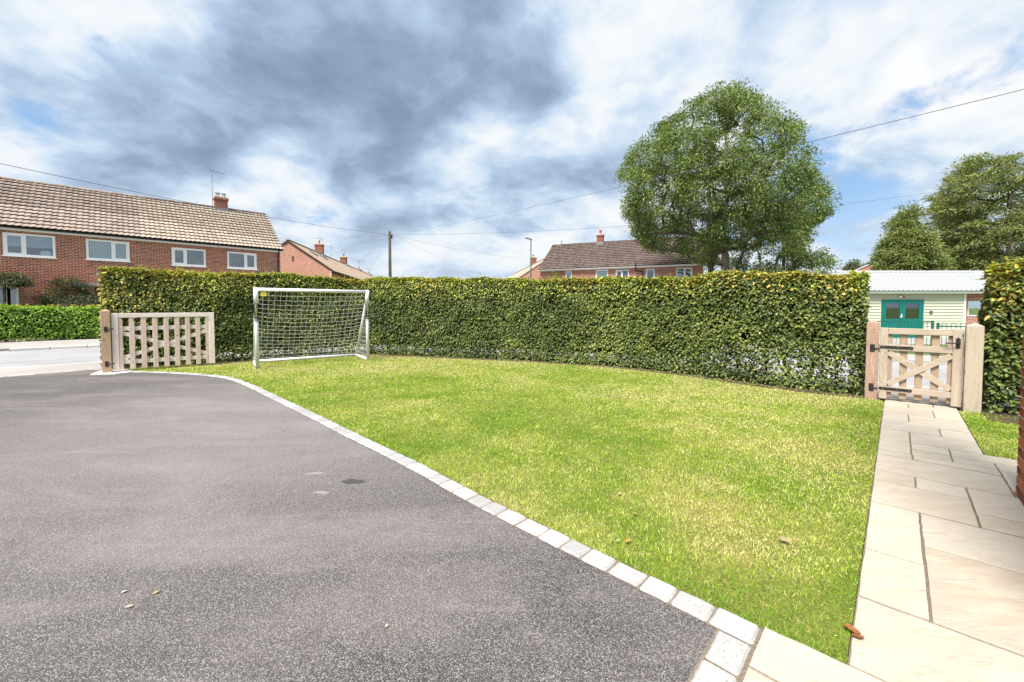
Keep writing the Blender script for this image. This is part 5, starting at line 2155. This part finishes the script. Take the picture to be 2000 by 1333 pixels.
# ------------------------------------------------------------------ trees and shrubs
def tree(name, label, base, prof, ncl, per, crad, leaf, colf, seed, flat=0.8, trunk_r=0.25, trunk_top=0.8, droop=0.3, cat='tree', zbase=-0.16, depth_k=1.0, bare=0.0, min_r=0.35, bark='bark', bend=0.0, sil=None, fullness=0.42):
    """prof: rows (height, reach to the left, reach to the right); clusters of leaves on a grown branch skeleton"""
    g = np.random.default_rng(seed)
    rd = random.Random(seed)
    root = empty(name, (base[0], base[1], zbase))
    tag(root, label, cat)
    pr = np.array(prof, float)
    zlo, zhi = pr[0, 0], pr[-1, 0]
    zs = np.linspace(zlo, zhi, 60)
    rl_ = np.interp(zs, pr[:, 0], pr[:, 1])
    rr_ = np.interp(zs, pr[:, 0], pr[:, 2])
    area = (np.maximum(.15, (rl_ + rr_) / 2)) ** 1.45
    cdf = np.cumsum(area) / area.sum()
    nc = ncl * (8 if sil else 2)
    z = np.interp(g.random(nc), cdf, zs)
    az = g.random(nc) * 2 * math.pi
    L_ = np.interp(z, zs, rl_)
    Rr = np.interp(z, zs, rr_)
    mid, half = (Rr - L_) / 2, (Rr + L_) / 2
    rad = min_r + (1 - min_r) * g.random(nc) ** 0.45
    lump = 0.92 + 0.25 * vnoise(np.stack([np.cos(az) * 2.2, np.sin(az) * 2.2, z * .45], 1) + seed, seed)
    rad = np.minimum(rad * lump, 1.02) * (1.12 if sil else 1.0)
    C = np.stack([mid + np.cos(az) * half * rad, np.sin(az) * half * rad * depth_k, z], 1)
    if sil:
        # keep the boughs inside the crown's outline as it stands against the sky
        q = np.array(sorted(sil))
        wx, wy, wz = C[:, 0] + base[0], C[:, 1] + base[1], C[:, 2] + zbase
        cc, ss_ = math.cos(PITCH), math.sin(PITCH)
        fwd = wy * cc - (wz - CAM_H) * ss_
        px = 1000 + 800 * wx / fwd
        py = 629 - 800 * (wy * ss_ + (wz - CAM_H) * cc) / fwd
        ins = crad * 0.62 * 800 / fwd * (2.6 * vnoise(C * 1.0, seed + 2) ** 1.6)
        lx, rx = np.interp(py, q[:, 0], q[:, 1]), np.interp(py, q[:, 0], q[:, 2])
        C = C[(px > lx + ins) & (px < rx - ins) & (py > q[0, 0] + ins * .8)]
    # leave voids between boughs
    v = fbm(C * (0.85 if sil else 0.55) + seed * 3.1, seed + 5, 2)
    order = np.argsort(-v + g.random(len(v)) * (fullness if sil else 0.35))
    C = C[order[:ncl]]
    ncl = len(C)
    # skeleton: trunk nodes, then every cluster joins the nearest node that lies lower and further in
    H = zhi
    tn = int(10)
    nodes = [np.array([bend * math.sin(k / tn * 2.2), 0.3 * bend * math.sin(k / tn * 4), H * trunk_top * k / tn]) for k in range(tn + 1)]
    par = [-1] + list(range(tn))
    axis = lambda p: math.hypot(p[0], p[1]) + 0.35 * max(0, p[2] - zlo * .7)
    oc = sorted(range(len(C)), key=lambda i_: axis(C[i_]))
    cl_node = []
    NA = np.array(nodes)
    for ci in oc:
        p = C[ci]
        d = NA - p
        dist = np.sqrt((d ** 2).sum(1))
        pen = dist + 1.3 * np.maximum(0, NA[:, 2] - p[2] + 0.1) + 0.6 * np.maximum(0, (np.hypot(NA[:, 0], NA[:, 1]) - np.hypot(p[0], p[1])))
        j = int(np.argmin(pen))
        q = NA[j]
        steps = max(1, int(dist[j] / 1.1))
        last = j
        for s in range(1, steps + 1):
            t = s / steps
            x = q + (p - q) * t
            if s < steps:
                x = x + g.normal(0, .10, 3) + np.array([0, 0, 0.12 * math.sin(math.pi * t) * dist[j] * .4])
            nodes.append(x)
            par.append(last)
            last = len(nodes) - 1
        NA = np.array(nodes)
        cl_node.append(last)
    w = np.zeros(len(nodes))
    for c_ in cl_node:
        w[c_] += 1
    for i_ in range(len(nodes) - 1, 0, -1):
        w[par[i_]] += w[i_]
    r = trunk_r * (w / w[0]) ** 0.44
    r = np.maximum(r, 0.012)
    tm = MB()
    tp_ = [tuple(nodes[k]) for k in range(tn + 1)]
    tr = [max(r[k], trunk_r * (1 - .9 * k / tn) * .8) for k in range(tn + 1)]
    tr[0] = trunk_r * 1.35
    tm.tube(tp_, tr, 10).build('trunk', bark, root, True)
    lm = MB()
    for i_ in range(tn + 1, len(nodes)):
        p_, q_ = nodes[par[i_]], nodes[i_]
        rp = min(r[par[i_]], r[i_] * 1.35)
        lm.tube([tuple(p_), tuple(q_)], [rp, r[i_]], 5 if r[i_] > .03 else 3, False)
    lb = lm.build('branches', bark, root, True)
    lb['kind'] = 'stuff'
    # leaves
    n = ncl * per
    ci = np.repeat(np.arange(ncl), per)
    csz = crad * (0.6 + 0.8 * g.random(ncl))
    off = g.normal(0, 1, (n, 3))
    off = off / np.maximum(np.linalg.norm(off, axis=1, keepdims=True), 1e-6) * (g.random((n, 1)) ** (1 / 2.2))
    off *= csz[ci][:, None]
    off[:, 2] *= flat
    off[:, 2] -= droop * 0.25 * (off[:, 0] ** 2 + off[:, 1] ** 2) / np.maximum(csz[ci], .1)
    P = C[ci] + off
    outw = C[ci].copy()
    outw[:, 2] = (outw[:, 2] - (zlo + zhi) / 2) * .5
    outw = unit(outw)
    D = off * .9 + outw * .5 * csz[ci][:, None] + g.normal(0, .35, (n, 3)) * csz[ci][:, None]
    D = unit(D) + np.array([0, 0, -droop])
    Nn = unit(outw * .5 + np.array([0, 0, .8]) + g.normal(0, .5, (n, 3)))
    ln = leaf[0] * (.6 + .8 * g.random(n))
    wd = leaf[1] * (.7 + .6 * g.random(n))
    c = colf(P, C, ci, g)
    keep = P[:, 2] > 0.25
    me = leaves_mesh('crown', P[keep], D[keep], Nn[keep], ln[keep], wd[keep], c[keep], ovate=False, fold=.2, droop=.2)
    o = link_mesh('crown', me, 'tree_leaf', root)
    o['kind'] = 'stuff'
    return root


def leafcol(dark, lite, hi, k=.10):
    dark, lite, hi = np.array(dark), np.array(lite), np.array(hi)

    def f(P, C, ci, g):
        n = len(P)
        cl = g.random(len(C))[ci]
        bigv = fbm(P * .35, 17, 2)
        t = np.clip(.45 * g.random(n) + .45 * cl + (bigv - .5) * .9, 0, 1)[:, None]
        c = dark + (lite - dark) * t
        return np.where(g.random((n, 1)) < k, hi, c) * (.8 + .4 * g.random((n, 1)))
    return f


def prof_px(rows, Y, xc):
    """silhouette rows (py, left px, right px) -> (height over ground, reach left, reach right) at distance Y"""
    out = []
    for py, l, r in sorted(rows, key=lambda q: -q[0]):
        h = at(xc, py, Y)[2] + .16
        out.append((h, (xc - l) * Y / 800, (r - xc) * Y / 800))
    return out


Yt = 26.0
ash_s = [(163, 1420, 1462), (185, 1372, 1482), (205, 1338, 1500), (232, 1292, 1545), (262, 1255, 1575), (300, 1230, 1588), (340, 1203, 1600), (385, 1212, 1630), (420, 1220, 1622), (455, 1233, 1592), (483, 1262, 1583), (497, 1310, 1622), (512, 1370, 1634), (531, 1376, 1610), (560, 1380, 1600), (590, 1380, 1590)]
ash = prof_px(ash_s, Yt, 1415)
tree('ash_tree', 'big round-crowned broadleaf tree rising behind the long hedge', at(1415, 600, Yt)[:2], ash, 1650, 95, 0.50, (0.135, 0.062),
     leafcol((0.058, 0.105, 0.022), (0.20, 0.28, 0.060), (0.38, 0.44, 0.15), .13), 6, sil=ash_s, fullness=.60, flat=.80, trunk_r=.34, trunk_top=.70, droop=.25)

Yb = 42.0
oak_s = [(297, 1905, 1985), (318, 1875, 2050), (345, 1848, 2090), (380, 1822, 2130), (410, 1818, 2150), (440, 1830, 2160), (470, 1822, 2170), (500, 1815, 2170), (530, 1815, 2170), (575, 1850, 2140)]
oak = prof_px(oak_s, Yb, 1965)
tree('conifer_tree', 'tall dense olive-green tree cut by the right edge of the picture', at(1965, 600, Yb)[:2], oak, 1250, 66, .85, (0.32, 0.085),
     leafcol((0.105, 0.145, 0.045), (0.33, 0.39, 0.115), (0.36, 0.34, 0.12), .14), 9, sil=oak_s, fullness=.85, flat=.38, trunk_r=.45, trunk_top=.85, droop=.1)
Yc = 39.0
con_s = [(398, 1762, 1788), (425, 1742, 1800), (455, 1732, 1812), (480, 1722, 1835), (505, 1706, 1850), (530, 1712, 1860), (575, 1725, 1865)]
con = prof_px(con_s, Yc, 1778)
tree('conifer_tree', 'smaller pointed olive-green tree beside the tall one, above the hut roof', at(1778, 600, Yc)[:2], con, 480, 75, .75, (0.30, 0.085),
     leafcol((0.10, 0.145, 0.045), (0.30, 0.36, 0.105), (0.32, 0.32, 0.12), .12), 13, sil=con_s, fullness=.9, flat=.40, trunk_r=.28, trunk_top=.88, droop=.1)
Yd = 46.0
fill = prof_px([(470, 1850, 1900), (500, 1830, 1930), (530, 1815, 1945), (580, 1815, 1945)], Yd, 1885)
tree('conifer_tree', 'dark low evergreen between the two olive trees behind the hut', at(1885, 600, Yd)[:2], fill, 200, 110, .9, (0.30, 0.10),
     leafcol((0.045, 0.080, 0.024), (0.14, 0.19, 0.05), (0.26, 0.29, 0.10), .08), 23, flat=.45, trunk_r=.25, droop=.1)
Ye = 60.0
tiny = prof_px([(512, 1668, 1680), (520, 1660, 1686), (532, 1656, 1690), (560, 1658, 1688)], Ye, 1673)
tree('round_tree', 'small distant round tree top beside the orange gable', at(1673, 600, Ye)[:2], tiny, 90, 60, .7, (0.30, 0.12), leafcol((0.05, 0.075, 0.02), (0.12, 0.155, 0.04), (.2, .2, .07)), 31, trunk_r=.2)

# shrubs against the brick semi
dark_shrub = leafcol((0.040, 0.055, 0.026), (0.13, 0.15, 0.06), (0.26, 0.24, 0.11), .10)
p = sn(-1.55, 28.55)
tree('climbing_shrub', 'big dark green shrub leaning on the brick semi beyond the low hedge', p, [(.3, 1.0, 1.3), (1.2, 1.5, 1.5), (2.0, 1.55, 1.35), (2.5, 1.1, .9), (2.95, .5, .3)], 200, 90, .30, (0.085, 0.032), dark_shrub, 41,
     flat=.7, trunk_r=.08, cat='shrub', depth_k=.42, min_r=.1, bark='hedge_bark')
p = sn(-3.6, 28.9)
tree('climbing_shrub', 'dark creeper trained over the white ground floor window at the left edge', p, [(2.55, 1.3, 1.3), (2.70, 1.7, 1.3), (2.95, 1.5, .9), (3.1, .8, .4)], 120, 80, .20, (0.08, 0.032), dark_shrub, 43, flat=.6,
     trunk_r=.05, cat='shrub', depth_k=.22, min_r=.1, bark='hedge_bark')
p = sn(.15, 27.9)
tree('garden_shrub', 'light green leafy shrub just above the low hedge', p, [(.3, .8, .8), (1.0, 1.0, 1.0), (1.5, .9, .7), (1.9, .5, .3)], 90, 70, .25, (0.10, 0.04), leafcol((0.06, 0.12, 0.02), (0.16, 0.25, 0.05), (.25, .32, .08)), 47, flat=.7,
     trunk_r=.05, cat='shrub', depth_k=.5, min_r=.1, bark='hedge_bark')
p = at(1075, 600, 37.5)[:2]
tree('garden_shrub', 'yellow-green shrub top showing over the hedge before the dark-roofed house', p, [(1.5, .9, .9), (3.0, 1.4, 1.4), (4.2, 1.3, 1.3), (4.75, .5, .5)], 90, 60, .4, (0.16, 0.06), leafcol((0.12, 0.15, 0.03), (0.30, 0.30, 0.06), (.4, .36, .1)), 53, flat=.7,
     trunk_r=.07, cat='shrub', min_r=.1, bark='hedge_bark')


# ------------------------------------------------------------------ pole, lamp, wires
Yp = 36.0
pt = at(761, 453, Yp)
pole = empty('telegraph_pole', (pt[0], pt[1], -0.16))
tag(pole, 'dark timber telegraph pole with step irons behind the hedge', 'pole')
ph = pt[2] + .16
MB().tube([(0, 0, 0), (0, 0, ph * .5), (0, 0, ph)], [.16, .135, .11], 12).build('shaft', 'pole_timber', pole, True)
MB().lathe((0, 0, ph + .001), [(.12, 0), (.12, .02), (.02, .07)], 12).build('cap', 'lead_grey', pole)
for k in range(9):
    sg = 1 if k % 2 else -1
    z = ph - 1.4 - k * .42
    MB().tube([(sg * .1, 0, z), (sg * .28, 0, z), (sg * .28, 0, z + .04)], .011, 5).build('step_iron', 'steel', pole)
MB().box((.11, -.06, ph - .6), (.24, .06, ph - .28), .01).build('junction_box', 'black_plastic', pole)
MB().tube([(.16, 0, ph - .28), (.26, 0, ph - .15), (.16, 0, ph - .08)], .02, 6).build('hook', 'steel', pole)
MB().tube([(.12, -.03, ph - .6), (.13, -.03, 0.1)], .016, 5).build('cable', 'wire_black', pole)

Yl = 30.0
lt_ = at(1037, 468, Yl)
lamp = empty('street_lamp', (lt_[0], lt_[1], -0.16))
tag(lamp, 'slim grey street lamp with flat head pointing over the road', 'street lamp')
lh = lt_[2] + .16
MB().tube([(0, 0, 0), (0, 0, 1.2)], .085, 12).build('base', 'lamp_grey', lamp, True)
MB().tube([(0, 0, 1.2), (0, 0, lh)], [.055, .045], 12).build('column', 'lamp_grey', lamp, True)
hd_ = MB()
pts_ = [(-.40, .075, .00), (-.36, .11, .0), (-.05, .10, .0), (.06, .05, .0)]
v0 = [(-.42, -.06, lh + .07), (-.36, -.11, lh + .065), (-.04, -.09, lh - .02), (.07, -.05, lh - .05), (.07, .05, lh - .05), (-.04, .09, lh - .02), (-.36, .11, lh + .065), (-.42, .06, lh + .07)]
top = [(x, y, z + .07) for x, y, z in v0]
hd_.poly(top).poly(v0[::-1])
for q in range(8):
    hd_.poly([v0[q], v0[(q + 1) % 8], top[(q + 1) % 8], top[q]])
hd_.build('lamp_head', 'lamp_grey', lamp)


def wire(label, a, m, b, r=.010):
    """a hanging wire through three points"""
    a, m, b = (np.array(q, float) for q in (a, m, b))
    t = np.linalg.norm(m[:2] - a[:2]) / np.linalg.norm(b[:2] - a[:2])
    lin = a + (b - a) * t
    sag = (lin[2] - m[2]) / max(4 * t * (1 - t), .05)
    pts = []
    for k in range(41):
        u = k / 40
        p_ = a + (b - a) * u
        p_[2] -= sag * 4 * u * (1 - u)
        pts.append(tuple(p_))
    o = MB().tube(pts, r, 5).build('overhead_wire', 'wire_black', None)
    tag(o, label, 'wire', 'overhead wires strung from the telegraph pole')
    return o


ptop = np.array([pt[0], pt[1], pt[2] - .25])


def via(px, py, a, b):
    """point of the vertical plane through a and b on a pixel's sight line"""
    d = pix_ray(px, py)
    n_ = np.array([-(b[1] - a[1]), b[0] - a[0]])
    k = (np.array(a[:2]) @ n_) / (d[:2] @ n_)
    return d * k + np.array([0, 0, CAM_H])


e1 = at(-160, 285, 13.0)
wire('overhead wire sagging from the pole across the brick semi to the left edge', ptop, via(380, 398, ptop, e1), e1, .011)
e2 = at(2000, 157, 6.5)
e2 = e2 + (e2 - ptop) * .15
wire('overhead wire crossing in front of the big tree to the upper right corner', ptop, via(1300, 345, ptop, e2), e2, .006)
e3 = at(1990, 350, 30.0)
wire('overhead wire running behind the big tree towards the tall olive tree', ptop, via(1217, 442, ptop, e3), e3, .011)
e4 = at(655, 495, 46.0)
wire('thin wire dropping from the pole to the terrace chimney', ptop, via(690, 480, ptop, e4), e4, .007)
e5 = at(672, 540, 55.0)
wire('thin wire dropping steeply left of the pole to the terrace eaves', ptop, via(715, 500, ptop, e5), e5, .006)
e6 = at(722, 535, 70.0)
wire('thin wire dropping to the far house with two chimneys', ptop, via(740, 497, ptop, e6), e6, .006)
e7 = at(1020, 505, 52.0)
wire('thin wire running from the pole to the house by the street lamp', ptop, via(900, 488, ptop, e7), e7, .007)
e8 = at(905, 535, 62.0)
wire('thin wire falling right of the pole behind the hedge', ptop, via(830, 490, ptop, e8), e8, .006)


# ------------------------------------------------------------------ fallen leaves and twigs
def fallen(label, px, py, size, c, curl=.5, rot=0.0, z=.012, cat='leaf', group='fallen leaves'):
    g = ground(px, py)
    V, F = [], []
    nl, nw_ = 7, 4
    rd = random.Random(int(px * 7 + py))
    for i_ in range(nl + 1):
        t = i_ / nl
        w_ = .34 * math.sin(math.pi * min(1, t * .93 + .05)) ** .8
        for j in range(nw_ + 1):
            s = (j / nw_ - .5) * 2
            V.append(((t - .5), w_ * s, curl * (.25 * s * s * w_ + .35 * (t - .5) ** 2) + rd.uniform(-.02, .02)))
    for i_ in range(nl):
        for j in range(nw_):
            a = i_ * (nw_ + 1) + j
            F.append((a, a + nw_ + 1, a + nw_ + 2, a + 1))
    V = np.array(V) * size
    me = np_mesh('fallen_leaf', V, np.array(F), colr=np.tile(np.array(c), (len(F), 1)) * (.8 + .4 * rng.random((len(F), 1))))
    o = link_mesh('fallen_leaf', me, 'dead_leaf')
    o.location = (g[0], g[1], z)
    o.rotation_euler = (rd.uniform(-.2, .2), rd.uniform(-.2, .2), rot)
    tag(o, label, cat, group)
    return o


fallen('curled rust-brown leaf lying where lawn meets the nearest flagstone', 1664, 1240, .060, (.30, .12, .04), 1.0, -.9, .022)
fallen('second curled brown leaf touching the first on the nearest flagstone', 1676, 1252, .045, (.26, .10, .04), 1.0, -.2, .018)
fallen('pale dry leaf on the lawn near the path, long and thin', 1533, 1066, .062, (.40, .30, .19), .6, -.8, .035)
fallen('small orange leaf on the grass beside the setts', 1226, 1066, .04, (.50, .24, .06), .8, .3, .03)
fallen('small white-grey leaf beside the orange leaf near the setts', 1207, 1065, .024, (.5, .48, .4), .6, 1.0, .03)
fallen('pale leaf in the middle of the lawn', 1210, 972, .035, (.36, .30, .2), .7, .4, .032)
fallen('bleached twig-like leaf on the tarmac at lower left', 252, 1187, .036, (.42, .36, .28), .5, .3, .006)
fallen('pale leaf fragment just above the bleached leaf on the tarmac', 242, 1158, .026, (.5, .46, .4), .5, .1, .006)
fallen('tan leaf fragment right of the bleached leaf on the tarmac', 304, 1160, .030, (.42, .30, .16), .5, .6, .006)
fallen('tiny pale leaf alone on the tarmac near the bottom edge', 755, 1225, .018, (.6, .5, .36), .7, .9, .006)
fallen('dry brown leaf on the small lawn patch of grass by the flagstones', 1240, 1011, .035, (.40, .25, .12), .7, 1.9, .03)
